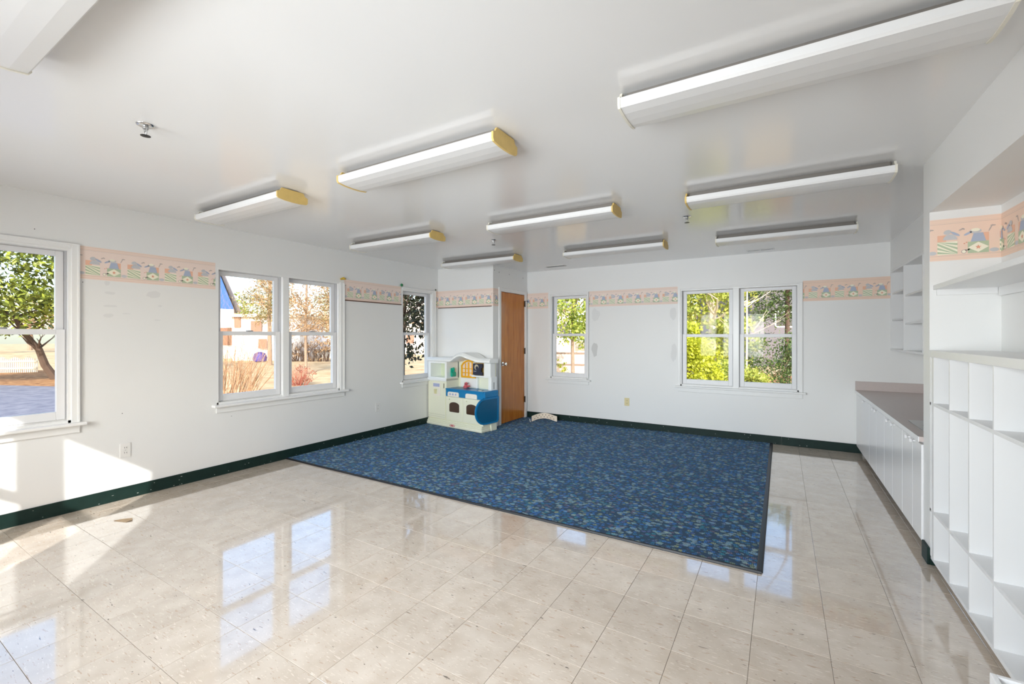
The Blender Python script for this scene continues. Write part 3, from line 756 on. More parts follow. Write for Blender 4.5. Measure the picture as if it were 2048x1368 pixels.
# ------------------------------------------------------------------ cubby shelf in the alcove
cu = thing('cubby_shelf', 'long white cubby shelf with square and tall open compartments', 'shelf', (.94, 2.4, 0))
CY1, CY0 = PY0 - .003, 1.22
rowz = [.063, .352, 1.003, 1.279]
obj('top_board', bx(PX - .006, AX - .001, CY0, CY1, 1.279, 1.32, bev=.002), M_CUB, cu)
obj('back_panel', bx(AX - .012, AX - .001, CY0, CY1, .063, 1.279), M_CUB, cu)
obj('plinth', bx(PX + .09, AX - .02, CY0, CY1, 0.0, .045), M_BASE, cu)
for z in rowz[:3]:
    obj('shelf_board', bx(PX, AX - .012, CY0, CY1, z - .018, z, bev=.001), M_CUB, cu)
vy = [3.562 - i * .2915 for i in range(9)]
for i, y in enumerate(vy):
    if y < CY0: break
    for za, zb in zip(rowz, rowz[1:]):
        obj('divider', bx(PX, AX - .012, y - .006, y + .006, za, zb - (.018 if zb < 1.2 else 0)), M_CUB, cu)
obj('side_panel', bx(PX, AX - .012, CY1 - .02, CY1, .045, 1.279), M_CUB, cu)
obj('filler_strip', bx(PX + .002, PX + .016, 3.568, CY1 - .02, .063, 1.279), M_CUB, cu)
ls = thing('ledge_shelf', 'long white shelf board over the cubby shelf in the alcove', 'shelf', (.94, 2.4, 1.70))
obj('board', bx(PX + .015, AX - .001, CY0, PY0 - .001, 1.690, 1.718, bev=.002), M_CUB, ls)
obj('cleat', bx(PX + .03, AX - .02, PY0 - .019, PY0 - .001, 1.655, 1.690), M_CUB, ls)
obj('cleat', bx(AX - .019, AX - .001, CY0, PY0 - .019, 1.640, 1.690), M_CUB, ls)

# white open box at the picture's lower right corner
wb = thing('storage_box', 'white open-topped box in front of the cubby shelf', 'box', (.64, 1.54, 0))
x0, x1, y0, y1, hz = .508, .772, 1.30, 1.765, .452
obj('bottom', bx(x0, x1, y0, y1, 0.001, .016), M_LAM, wb)
for a in ((x0, x0 + .013, y0, y1), (x1 - .013, x1, y0, y1), (x0 + .013, x1 - .013, y0, y0 + .013), (x0 + .013, x1 - .013, y1 - .013, y1)):
    obj('side_panel', bx(*a, .016, hz, bev=.0015), M_LAM, wb)
obj('inner_tray', bx(x0 + .014, x1 - .014, y0 + .014, y1 - .014, hz - .035, hz - .02), M_LAM, wb)

# ------------------------------------------------------------------ toy kitchen (local frame: x along the front, y back, z up)
M_TC = mat('toy_cream', srgb(236, 236, 214), 0.35); M_TW = mat('toy_white', srgb(240, 242, 240), 0.3); M_TB = mat('toy_blue', srgb(0, 122, 178), 0.28)
M_TD = mat('toy_deep_blue', srgb(0, 92, 132), 0.3); M_TY = mat('toy_yellow', srgb(246, 182, 30), 0.35); M_TG = mat('toy_green', srgb(16, 166, 138), 0.35)
M_TN = mat('toy_navy', srgb(38, 42, 62), 0.4); M_TBR = mat('toy_oven_window', srgb(74, 54, 42), 0.15); M_TP = mat('toy_pink', srgb(206, 96, 104), 0.4)
M_TT = mat('toy_tan', srgb(196, 160, 96), 0.5); M_RED = mat('badge_red', srgb(190, 62, 48), 0.4); M_PL = mat('toy_panel', srgb(240, 234, 222), .4)
M_INK = mat('panel_ink', srgb(168, 176, 208), .5); M_CURT = mat('printed_curtain', srgb(234, 224, 214), .6)
M_SEAM = mat('toy_seam', srgb(176, 174, 152), .5)
tk = thing('toy_kitchen', 'cream and blue plastic toy kitchen with arched roof in the closet corner', 'toy kitchen', (-4.857, 5.338, 0.012), math.radians(-7.5))
def K(name, b, m, par=tk, smooth=False): return obj(name, b, m, par, smooth=smooth, local=True)
b = nb(); box(b, -.005, 1.19, -.03, .245, 0.0, .045, bev=.012); box(b, .0, 1.185, -.022, .245, .045, .07, bev=.008); box(b, .005, 1.18, -.012, .245, .07, .096, bev=.008)
pl = K('plinth', b, M_TC)
K('foot', bx(1.13, 1.20, .17, .30, 0, .15, bev=.01), M_TC)
# fridge column
fr = K('fridge_body', bx(.0, .415, .012, .245, .094, .70, bev=.006), M_TC)
fd = K('fridge_door', bx(.008, .405, -.004, .014, .105, .69, bev=.006), M_TC, fr)
K('handle', bx(.372, .384, -.012, -.003, .585, .66, bev=.003), mat('toy_recess', srgb(110, 106, 80), .5), fd)
ds = K('dispenser', bx(.125, .295, -.009, -.003, .46, .66, bev=.004), M_PL, fr)
K('dispenser_recess', bx(.135, .25, -.0105, -.0085, .485, .585), M_TC, ds); K('dispenser_cup', lathe(nb(), [(.022, .49), (.028, .56)], (.19, -.012, 0), 'z', 10), mat('toy_straw', srgb(214, 208, 160), .4), ds)
K('dispenser_label', bx(.135, .28, -.0105, -.0085, .60, .65), M_INK, ds)
# hutch cubby
b = nb(); box(b, -.005, .43, -.012, .25, .69, .735, bev=.008)
K('hutch_ledge', b, M_TW)
b = nb(); box(b, 0, .06, 0, .245, .735, 1.0, bev=.005); box(b, .388, .43, 0, .245, .735, 1.0, bev=.005); box(b, .06, .388, .0, .245, .735, .748); box(b, .06, .388, 0, .245, .968, 1.0)
hc = K('hutch', b, M_TW); K('hutch_back', bx(.06, .388, .225, .243, .748, .968), mat('toy_pale_green', srgb(214, 222, 196), .4), hc)
# side wall and back wall over the counter
K('side_wall', bx(.40, .43, .0, .26, .59, .735), M_TC)
bk = K('back_wall', bx(.43, 1.19, .262, .285, .585, 1.02), M_TC)
# roof
b = nb(); N_ = 48; top = []
def arch(s): return .088 * max(0, math.cos((s - .745) / .225 * math.pi / 2)) ** 1.3 if abs(s - .745) < .225 else 0
def fo(s): t = min(max((s - .80) / .2, 0), 1); return -.022 + .14 * t * t * (3 - 2 * t)
secs = []
for i in range(N_ + 1):
    s = -.012 + (1.215 + .012) * i / N_; z = arch(s); f0 = fo(s); bk_ = .25 if s < .4 else .31
    hb_ = z * .62
    pr = [(f0 + .012, .995 + z), (f0, 1.005 + z), (f0, 1.028 + z), (f0 + .012, 1.04 + z), (f0 + .03, 1.058 + z), (bk_, 1.058 + z * .9), (bk_, .995 + z * .9)]
    secs.append([b.verts.new((s, y, zz)) for y, zz in pr])
for A, B_ in zip(secs, secs[1:]):
    for k in range(len(A)): b.faces.new((A[k], A[(k + 1) % len(A)], B_[(k + 1) % len(A)], B_[k]))
b.faces.new(secs[0]); b.faces.new(secs[-1][::-1])
K('roof', b, M_TW, smooth=True)
# counter
b = nb(); box(b, .418, 1.205, -.012, .262, .575, .592, bev=.005); box(b, .418, 1.20, -.004, .255, .47, .578, bev=.006)
ct = K('counter', b, M_TB)
K('sink_basin', bx(.47, .80, .05, .235, .5915, .5945, bev=.001), M_TD, ct)
K('burner', lathe(nb(), [(.055, 0), (.055, .003), (.045, .004)], (1.03, .12, .592), 'z', 20), M_TD, ct); K('burner_plate', lathe(nb(), [(.03, 0), (.028, .004)], (1.08, .06, .592), 'z', 16), M_PL, ct)
K('counter_wing', bx(1.19, 1.225, .0, .305, .50, .592, bev=.01), M_TB, ct)
for s0, s1 in ((.468, .708), (.85, 1.083)):
    pn = nb(); pts = []
    z0_, z1_ = .474, .543; r = .028
    pts = [(s0, z0_), (s1, z0_)] + [(s1 - r + r * math.cos(a), z1_ - r + r * math.sin(a)) for a in [k * math.pi / 8 for k in range(5)]] + [(s0 + r + r * math.cos(a), z1_ - r + r * math.sin(a)) for a in [math.pi / 2 + k * math.pi / 8 for k in range(5)]]
    prism(pn, [(x, -.012, z) for x, z in pts], (0, .012, 0)); cp_ = K('control_panel', pn, M_PL, ct)
    for k in range(3): K('dial', lathe(nb(), [(.016, 0), (.014, -.006)], (s0 + .055 + k * .06, -.012, .508), 'y', 12), M_INK if s0 < .6 else M_PL, cp_)
# ovens
K('oven_body', bx(.415, 1.185, .012, .25, .094, .472), M_TC)
for s0 in (.422, .787):
    s1 = s0 + .36; dr = K('oven_door', bx(s0, s1, -.006, .014, .105, .466, bev=.008), M_TC)
    wv = nb(); a0, a1 = s0 + .08, s0 + .292; zb = .238
    pts = [(a0 + .012, zb), (a1 - .012, zb), (a1, zb + .012), (a1, .345)] + [((a0 + a1) / 2 + (a1 - a0) / 2 * math.cos(t), .345 + .045 * math.sin(t)) for t in [math.pi * k / 10 for k in range(1, 10)]] + [(a0, .345), (a0, zb + .012)]
    prism(wv, [(x, -.0085, z) for x, z in pts], (0, .004, 0)); K('oven_window', wv, M_TBR, dr)
    K('knob', lathe(nb(), [(.006, 0), (.006, -.010), (.013, -.016), (.012, -.026)], (s0 + .085, -.006, .43), 'y', 12), M_TC, dr)
    K('handle_ridge', bx(s0 + .02, s0 + .075, -.010, -.006, .428, .436, bev=.0015), M_TC, dr)
for k, z in enumerate((.135, .165)): K('seam', bx(.01, .40, -.0048, -.0035, z, z + .003), M_SEAM)
# fold-down table leaf hanging on the right-hand end
lf = nb(); pts = []
yb0, yb1, z0_, z1_ = -.20, .30, .125, .505
pts = [(yb1 - .03, z0_), (yb1, z0_ + .03), (yb1 + .005, z1_)]
pts += [(-.01, z1_)] + [(.0 + .2 * math.cos(t), .315 + .19 * math.sin(t)) for t in [math.pi / 2 + math.pi * k / 14 for k in range(1, 14)]] + [(0.02, z0_)]
prism(lf, [(1.215, y, z) for y, z in pts], (.024, 0, 0)); bmesh.ops.bevel(lf, geom=list(lf.edges), offset=.005, segments=2, affect='EDGES')
leaf = K('table_leaf', lf, M_TB)
cy_ = sum(p[0] for p in pts) / len(pts); cz_ = sum(p[1] for p in pts) / len(pts)
lf = nb(); prism(lf, [(1.238, cy_ + (y - cy_) * .86, cz_ + (z - cz_) * .86) for y, z in pts], (.004, 0, 0)); K('leaf_inset', lf, M_TD, leaf)
K('leaf_hinge', bx(1.205, 1.238, -.005, .03, .49, .545, bev=.006), M_TB, leaf)
# back-wall details: window, microwave, shelf, tap, telephone
yw = nb()
wpts = [(.50, .755), (.80, .755), (.80, .955), (.70, 1.0), (.66, 1.005), (.60, .985), (.50, .925)]
fw = K('toy_window', bx(.515, .80, .255, .262, .76, .99), M_CURT, bk)
yb = nb()
for x0_, x1_, z0_, z1_ in ((.50, .525, .755, .935), (.785, .81, .755, .975), (.50, .81, .745, .772), (.648, .672, .76, .985), (.585, .60, .76, .965), (.73, .742, .76, .985), (.52, .79, .815, .827), (.52, .79, .88, .892)):
    box(yb, x0_, x1_, .240, .258, z0_, z1_, bev=.002)
tube(yb, [(.512, .249, .93), (.55, .249, .97), (.61, .249, 1.0), (.66, .249, 1.01), (.72, .249, 1.0), (.797, .249, .965)], .014, 8)
K('window_grille', yb, M_TY, bk)
b = nb(); box(b, .80, 1.195, .165, .262, .775, .80, bev=.004); box(b, 1.06, 1.195, .16, .262, .795, .992, bev=.006); box(b, .80, .815, .2, .262, .80, .99)
mw_ = K('microwave', b, M_TW, bk)
K('microwave_inside', bx(.815, 1.06, .235, .255, .80, .985), M_TT, mw_)
b = nb(); pts = [(.83, .808), (1.025, .808), (1.025, .845), (.998, .858), (.998, .91), (1.025, .925), (1.025, .978), (.83, .978)]
prism(b, [(x, .168, z) for x, z in pts], (0, .014, 0)); md = K('microwave_door', b, M_TN, mw_)
K('door_print', lathe(nb(), [(.042, 0), (.042, -.0015)], (.905, .168, .925), 'y', 18), mat('print_cream', srgb(196, 186, 160), .5), md); K('door_print', lathe(nb(), [(.028, -.0016), (.028, -.0026)], (.915, .168, .912), 'y', 14), M_TN, md); K('door_print', bx(.85, .90, .1665, .168, .855, .868), mat('print_grey', srgb(140, 144, 160), .5), md)
K('bracket', bx(.845, .875, .215, .262, .595, .76, bev=.008), M_TW, bk); K('side_cheek', bx(1.14, 1.20, .17, .30, .592, .79, bev=.006), M_TW, bk)
K('cheek_slot', bx(1.1995, 1.2015, .225, .235, .61, .71), M_BLACK, bk)
K('splash_plate', bx(.48, .84, .248, .262, .60, .742, bev=.006), M_TW, bk)
b = nb(); lathe(b, [(.035, .592), (.035, .615), (.02, .63), (.018, .65)], (.64, .20, 0), 'z', 12); tube(b, [(.64, .2, .64), (.655, .18, .665), (.70, .16, .675), (.725, .15, .66)], .014, 8); tube(b, [(.66, .2, .62), (.73, .19, .625)], .014, 8)
K('faucet', b, M_TP, bk)
b = nb(); box(b, .43, .455, .075, .15, .765, .895, bev=.012); box(b, .45, .485, .06, .155, .762, .835, bev=.012); tube(b, [(.46, .11, .83), (.47, .11, .87), (.46, .11, .90)], .022, 8)
K('telephone', b, M_TG)
# red oval maker's badge
bd = nb(); prism(bd, [(.588 + .055 * math.cos(t), -.0305, .036 + .020 * math.sin(t)) for t in [2 * math.pi * k / 24 for k in range(24)]], (0, -.002, 0)); bo = K('badge', bd, M_RED, pl)
bd = nb(); prism(bd, [(.588 + .046 * math.cos(t), -.0325, .036 + .0145 * math.sin(t)) for t in [2 * math.pi * k / 24 for k in range(24)]], (0, -.001, 0)); K('badge_ring', bd, M_TW, bo)
bd = nb(); prism(bd, [(.588 + .036 * math.cos(t), -.0335, .036 + .009 * math.sin(t)) for t in [2 * math.pi * k / 24 for k in range(24)]], (0, -.001, 0)); K('badge_center', bd, M_RED, bo)

# ------------------------------------------------------------------ loose scraps on the floor
b = nb(); n = 16; A = []; B_ = []
pA, pB = Vector((-3.48, 6.27, 0)), Vector((-3.12, 6.47, 0))
dirv = (pB - pA).normalized(); nrm = Vector((-dirv.y, dirv.x, 0))
rows = []
for i in range(n + 1):
    t = i / n; p = pA.lerp(pB, t) + nrm * (.10 * math.sin(math.pi * min(1, t * 1.1 + .0)) ) ; 
    lift = .0165 + .035 * math.sin(math.pi * t) ** 1
    hgt = .085
    rows.append((p + Vector((0, 0, lift)), p + Vector((0, 0, lift + hgt)) + nrm * .02))
off = Vector((dirv.y, -dirv.x, 0)) * .0015
fr_ = [b.verts.new(a) for a, c in rows]; ft = [b.verts.new(c) for a, c in rows]; kr = [b.verts.new(a - off) for a, c in rows]; kt = [b.verts.new(c - off) for a, c in rows]
for i in range(n):
    for q in ((fr_[i], fr_[i + 1], ft[i + 1], ft[i]), (kr[i + 1], kr[i], kt[i], kt[i + 1]), (ft[i], ft[i + 1], kt[i + 1], kt[i]), (fr_[i + 1], fr_[i], kr[i], kr[i + 1])): b.faces.new(q)
b.faces.new((fr_[0], ft[0], kt[0], kr[0])); b.faces.new((fr_[n], kr[n], kt[n], ft[n]))
strip = obj('border_strip', b, mat('strip_paper', srgb(236, 220, 200), .6)); tag(strip, 'curled paper strip with dark dots lying by the closet door', 'paper strip')
b = nb()
for i in range(2, n - 1):
    for f in (.3, .68):
        if (i + (f > .5)) % 2: continue
        a, c = rows[i]; p = a.lerp(c, f) + off * 1.2; e1 = (rows[i + 1][0] - rows[i - 1][0]).normalized() * .009; e2 = (c - a).normalized() * .009
        poly(b, [p - e1, p + e2, p + e1, p - e2])
obj('printed_dot', b, mat('strip_ink', srgb(70, 52, 44), .6), strip)
b = nb(); tube(b, [pA + Vector((-.035, .0, .055)), pA + Vector((-.02, -.015, .03)), pA + Vector((.0, -.035, .019))], [.006, .007, .006], 6); obj('curled_end', b, mat('strip_back', (.8, .79, .77), .6), strip)
b = nb(); prism(b, [(-4.36, 1.31, .001), (-4.25, 1.35, .001), (-4.245, 1.385, .006), (-4.29, 1.40, .004), (-4.335, 1.36, .002)], (0, 0, .003))
tag(obj('cardboard_scrap', b, mat('torn_card', srgb(186, 160, 128), .8)), 'torn brown cardboard scrap on the tiles by the sunlit wall', 'scrap')

# ------------------------------------------------------------------ outdoors
GZ = -0.45
def noise_ground(name, c1, c2, scale, rough=0.95):
    m, n, l, b = nmat(name); g = n.new('ShaderNodeNewGeometry')
    nz = n.new('ShaderNodeTexNoise'); nz.inputs['Scale'].default_value = scale; nz.inputs['Detail'].default_value = 8; nz.inputs['Roughness'].default_value = .7
    l.new(g.outputs['Position'], nz.inputs['Vector'])
    r = n.new('ShaderNodeValToRGB'); r.color_ramp.elements[0].position = .35; r.color_ramp.elements[0].color = (*c1, 1); r.color_ramp.elements[1].position = .65; r.color_ramp.elements[1].color = (*c2, 1)
    l.new(nz.outputs['Fac'], r.inputs['Fac']); l.new(r.outputs['Color'], b.inputs['Base Color']); b.inputs['Roughness'].default_value = rough; b.inputs['Specular IOR Level'].default_value = .1
    return m
M_LAWN = noise_ground('winter_lawn', srgb(178, 146, 108), srgb(214, 190, 150), 1.2)
M_ASPH = noise_ground('worn_asphalt', srgb(112, 112, 124), srgb(146, 144, 150), 3.0)
M_LITT = noise_ground('leaf_litter', srgb(126, 84, 54), srgb(196, 150, 104), 5.0)
def ground_poly(name, label, pts, z, m, cat):
    b = nb(); prism(b, [(p[0], p[1], z - .05) for p in pts], (0, 0, .05)); return tag(obj(name, b, m), label, cat, kind='structure')
ground_poly('ground', 'tan winter lawn outside the windows', [(-150, -60), (60, -60), (60, 150), (-150, 150)], GZ, M_LAWN, 'lawn')
ground_poly('driveway', 'grey asphalt drive outside the near left window', [(LW - .5, -8), (LW - .5, 2.6), *[tuple(at(px, d_)[:2]) for px, d_ in ((210, 13.5), (140, 15.6), (-120, 16.6))], (-26, -8)], GZ + .06, M_ASPH, 'driveway')
ground_poly('ground_litter', 'brown leaf litter strip beyond the asphalt drive', [tuple(at(px, d_)[:2]) for px, d_ in ((-200, 17.2), (210, 14.0), (250, 19), (150, 23), (-200, 26))], GZ + .03, M_LITT, 'ground')
ground_poly('ground_litter_back', 'brown leaf litter under the shrubs behind the far wall', [tuple(at(px, d_)[:2]) for px, d_ in ((1440, 11), (1720, 11), (1720, 21), (1440, 21))], GZ + .03, M_LITT, 'ground')

M_BARK = mat('grey_bark', srgb(150, 128, 108), .9, var=.3, vscale=9); M_BARKP = mat('pale_bark', srgb(214, 198, 178), .9, var=.15, vscale=9); M_TWIG = mat('tan_twig', srgb(206, 172, 134), .9, var=.25, vscale=14)
M_RTWIG = mat('red_twig', srgb(168, 98, 80), .9, var=.25, vscale=14); M_DTWIG = mat('dark_twig', srgb(92, 74, 62), .9, var=.3, vscale=9)
LF_MAG = leaf_mat('magnolia_leaf', srgb(24, 42, 20), srgb(168, 178, 66), .15); LF_PINE = leaf_mat('pine_needle', srgb(96, 98, 52), srgb(190, 166, 104), .3)
LF_BARE = leaf_mat('dry_leaf', srgb(112, 86, 62), srgb(206, 170, 128), .2); LF_DARK = leaf_mat('dark_evergreen_leaf', srgb(16, 24, 20), srgb(70, 74, 44), .1)
LF_IVY = leaf_mat('ivy_leaf', srgb(78, 112, 38), srgb(206, 212, 96), .3); LF_YEL = leaf_mat('golden_leaf', srgb(150, 158, 26), srgb(226, 226, 78), .3)
LF_CON = leaf_mat('conifer_leaf', srgb(28, 52, 26), srgb(104, 128, 58), .2); LF_LIME = leaf_mat('lime_leaf', srgb(120, 140, 44), srgb(226, 224, 120), .35)
def crown_mesh(name, blobs, n, size, m, par, aspect=.45, clump=None, flat=0.0):
    """leaves gathered in clumps inside a set of ellipsoids (centre, radii)"""
    vs, fs = [], []; R = random.uniform
    vol = [r[0] * r[1] * r[2] for c, r in blobs]; tot = sum(vol)
    for (c, r), v in zip(blobs, vol):
        cnt = max(8, int(n * v / tot)); nc = max(3, cnt // 26); cl = clump or min(r) * .33
        cents = []
        for _ in range(nc):
            while True:
                p = Vector((R(-1, 1), R(-1, 1), R(-1, 1)))
                if .16 < p.length_squared < 1: break
            cents.append(Vector((c[0] + p.x * r[0], c[1] + p.y * r[1], c[2] + p.z * r[2])))
        for _ in range(cnt):
            p = random.choice(cents) + Vector((random.gauss(0, cl * .5), random.gauss(0, cl * .5), random.gauss(0, cl * .38)))
            d1 = Vector((random.gauss(0, 1), random.gauss(0, 1), random.gauss(0, 1 - flat * .8))).normalized(); d2 = d1.cross(Vector((random.gauss(0, 1), random.gauss(0, 1), random.gauss(0, 1)))).normalized()
            s = size * R(.6, 1.25); w = s * aspect; k = len(vs)
            vs += [p - d1 * s * .5, p + d2 * w * .5, p + d1 * s * .5, p - d2 * w * .5]; fs.append((k, k + 1, k + 2, k + 3))
    me = bpy.data.meshes.new(name); me.from_pydata([tuple(v) for v in vs], [], fs); me.materials.append(m)
    o = bpy.data.objects.new(name, me); C.objects.link(o)
    o.parent = par; me.transform(Matrix.Translation(-Vector(par.location))); return o
def limb(b, p, d, ln, r, depth, spread=.5, seg=5, kids=3, up=.15):
    p = Vector(p); d = Vector(d).normalized(); pts = [p]; rad = [r]; q = p
    for i in range(3):
        d = (d + Vector((random.gauss(0, .12), random.gauss(0, .12), random.gauss(0, .08) + up * .3))).normalized(); q = q + d * ln / 3; pts.append(q); rad.append(r * (1 - .2 * (i + 1)))
    tube(b, pts, rad, seg, cap=False)
    if depth > 0:
        for k in range(kids):
            i = random.choice((1, 2, 3, 3)); dd = (d + Vector((random.gauss(0, spread), random.gauss(0, spread), random.gauss(up, spread * .7)))).normalized()
            limb(b, pts[i], dd, ln * random.uniform(.55, .8), rad[i] * .62, depth - 1, spread, max(3, seg - 1), kids, up)
def tree(name, label, base, trunk, blobs, n, size, leaf, bark, cat='tree', lean=(0, 0), depth=2, kids=3, aspect=.45, clump=None, group=None, flat=0.0):
    """trunk = (height, radius); blobs = crown ellipsoids relative to the base"""
    t = thing(name, label, cat, base, group=group)
    if trunk:
        b = nb(); base = Vector(base); h_, r_ = trunk; pts = [base + Vector((lean[0] * k / 4, lean[1] * k / 4, h_ * k / 4)) + Vector((random.gauss(0, r_ * .3), random.gauss(0, r_ * .3), 0)) * (k > 0) for k in range(5)]
        tube(b, pts, [r_ * (1.15 - .13 * k) for k in range(5)], 9)
        obj('trunk', b, bark, t)
        b = nb()
        for k in range(7):
            p = pts[2 + k % 3]; a = 2 * math.pi * k / 7 + random.uniform(-.3, .3); limb(b, p, (math.cos(a), math.sin(a), .6), h_ * .28, r_ * .4, depth, .5, 5, kids)
        obj('branches', b, bark, t)
    if n: crown_mesh('crown', [(Vector(base) + Vector(c), r) for c, r in blobs], n, size, leaf, t, aspect, clump, flat)
    return t
def shrub(name, label, base, hgt, rad, stems, m, depth=2, r=.02, kids=3, spread=.35, group=None, leaf=None, nl=0, ls=.05):
    t = thing(name, label, 'shrub', base, group=group); b = nb(); base = Vector(base)
    for k in range(stems):
        a = random.uniform(0, 2 * math.pi); q = random.uniform(0, .4) * rad; tl = random.uniform(.1, .75) * rad / hgt
        limb(b, base + Vector((q * math.cos(a), q * math.sin(a), 0)), (tl * math.cos(a), tl * math.sin(a), 1), hgt * random.uniform(.45, .7), r * random.uniform(.6, 1.1), depth, spread, 4, kids, .1)
    obj('stems', b, m, t)
    if nl: crown_mesh('leaves', [(base + Vector((0, 0, hgt * .55)), (rad, rad, hgt * .45))], nl, ls, leaf, t)
    return t
random.seed(21)
P = lambda px, d_: at(px, d_, GZ)
def bz(d_, y): return CAMH - (y - PCY) / FPX * d_ - GZ          # height above the ground that shows at image row y
# --- seen through the near left window
tree('magnolia_tree', 'broad glossy-leaved evergreen beyond the asphalt drive', P(112, 18.6), (2.6, .13), [((.6, -1.2, 4.4), (2.6, 4.6, 2.4)), ((0, -3.6, 3.4), (2.0, 2.6, 1.9)), ((.3, 1.0, 3.2), (1.8, 1.8, 1.3))], 14000, .25, LF_MAG, M_DTWIG, lean=(.3, -1.2), depth=1, clump=.55)
pf = thing('picket_fence', 'low white picket fence under the glossy evergreen', 'fence', P(30, 21.8)); fx0, fx1 = P(-60, 21.6), P(74, 22.2)
nn = 34; fdir = (fx1 - fx0); fn = Vector((-fdir.y, fdir.x, 0)).normalized() * .02; step = fdir / nn
M_PICK = mat('weathered_white', srgb(206, 196, 178), .8)
for i in range(nn + 1):
    p = fx0 + step * i; e = step * .30; b = nb(); hh_ = .78 + .06 * math.sin(i * .9)
    prism(b, [p - e, p + e, p + e + Vector((0, 0, hh_ - .08)), p + Vector((0, 0, hh_)), p - e + Vector((0, 0, hh_ - .08))], fn); obj('picket', b, M_PICK, pf)
for z in (.2, .55):
    b = nb(); prism(b, [fx0 + Vector((0, 0, z)), fx1 + Vector((0, 0, z)), fx1 + Vector((0, 0, z + .08)), fx0 + Vector((0, 0, z + .08))], fn * -2); obj('rail', b, M_PICK, pf)

# --- houses
def house(name, label, c0, c1, deep, h_, wallm, roofm, roof_h, wins=(), gable=None, winm=None):
    """front from c0 to c1 (ground points); windows as (fraction, width, z0, z1)"""
    c0, c1 = Vector(c0), Vector(c1); u = (c1 - c0); L = u.length; u.normalize(); v = Vector((-u.y, u.x, 0))
    if v.dot(c0) < 0: v = -v
    t = thing(name, label, 'house', c0); up = Vector((0, 0, 1))
    b = nb(); prism(b, [c0, c1, c1 + v * deep, c0 + v * deep], up * h_); obj('walls', b, wallm, t)
    b = nb(); o = .35
    if gable:
        ap = gable; prism(b, [c0 + up * h_, c1 + up * h_, c0.lerp(c1, .5) + up * (h_ + ap)], v * deep); obj('gable', b, roofm[0], t)
        b = nb(); m_ = c0.lerp(c1, .5) + up * (h_ + ap + .12)
        for s_, e_ in ((c0 - u * o, m_), (c1 + u * o, m_)):
            a0 = s_ + up * (h_ - .25); prism(b, [a0 - v * .4, e_ - v * .4, e_ - v * .4 + up * .16, a0 - v * .4 + up * .16], v * (deep + .8))
        obj('roof', b, roofm[1], t)
    else:
        prism(b, [c0 - u * o - v * o + up * h_, c0 - u * o + v * deep * .5 + up * (h_ + roof_h), c0 - u * o + v * (deep + o) + up * h_], u * (L + 2 * o)); obj('roof', b, roofm[1], t)
    for fr_, w_, z0_, z1_ in wins:
        p = c0 + u * (L * fr_) - v * .03; b = nb(); prism(b, [p + up * z0_, p + u * w_ + up * z0_, p + u * w_ + up * z1_, p + up * z1_], v * .06); f_ = obj('window_trim', b, M_TRIM, t)
        g_ = .09; b = nb(); prism(b, [p - v * .02 + u * g_ + up * (z0_ + g_), p - v * .02 + u * (w_ - g_) + up * (z0_ + g_), p - v * .02 + u * (w_ - g_) + up * (z1_ - g_), p - v * .02 + u * g_ + up * (z1_ - g_)], v * .03); obj('window_pane', b, winm or mat('far_pane', (.10, .09, .09), .15), f_)
    return t
M_SIDW = mat('white_siding', srgb(240, 234, 228), .7, var=.03); M_BLUS = mat('blue_siding', srgb(70, 110, 176), .6); M_ROOF = mat('grey_shingle', srgb(120, 116, 118), .8, var=.2, vscale=3)
M_BRN = mat('brown_pane', srgb(150, 112, 92), .4)
house('blue_house', 'blue gabled house with white ground floor across the lawn', P(345, 33.2), P(468, 36.6), 8, bz(36, 618), M_SIDW, (M_BLUS, M_ROOF), 0, wins=((.72, 1.0, 1.0, 2.6), (.86, .9, 1.0, 2.6)), gable=5.6, winm=M_BRN)
b = nb(); p = P(436, 35.9)
bhw = thing('white_annex', 'white low wing of the blue house with brown windows', 'house', P(466, 33)); c0, c1 = P(464, 33), P(600, 33.6); u = (c1 - c0).normalized(); v = Vector((-u.y, u.x, 0)); v = v if v.dot(c0) > 0 else -v; up = Vector((0, 0, 1)); L = (c1 - c0).length
b = nb(); prism(b, [c0, c1, c1 + v * 6, c0 + v * 6], up * bz(33, 634)); obj('walls', b, M_SIDW, bhw)
b = nb(); prism(b, [c0 - v * .3 - u * .3 + up * bz(33, 634), c1 - v * .3 + u * .3 + up * bz(33, 634), c1 + v * 6.3 + u * .3 + up * bz(33, 634), c0 + v * 6.3 - u * .3 + up * bz(33, 634)], up * .22); obj('roof', b, M_PICK, bhw)
for px_, w_, y0_, y1_ in ((469, .45, 655, 632), (502, .75, 664, 642), (517, .6, 697, 678), (560, .6, 697, 675)):
    q = P(px_, 33) - v * .05; z0_, z1_ = bz(33, y0_), bz(33, y1_); b = nb(); prism(b, [q + up * z0_, q + u * w_ + up * z0_, q + u * w_ + up * z1_, q + up * z1_], v * .06); obj('window_pane', b, M_BRN, bhw)
b = nb()
for k in range(9): 
    a = 2 * math.pi * k / 9
pt_ = P(520, 31.5); lathe(b, [(.05, 0), (.42, .05), (.46, .3), (.36, .6), (.1, .72)], tuple(pt_), 'z', 12)
tag(obj('purple_tarp', b, mat('purple_cloth', srgb(66, 56, 140), .6), smooth=True), 'purple bundle on the lawn in front of the white wing', 'bundle')
house('grey_shed', 'pale low shed behind the dark shrubs across the lawn', P(634, 37), P(676, 37), 3, bz(37, 698), mat('pale_siding', srgb(206, 206, 204), .7), (M_ROOF, mat('pale_roof', srgb(226, 224, 222), .7)), .9)
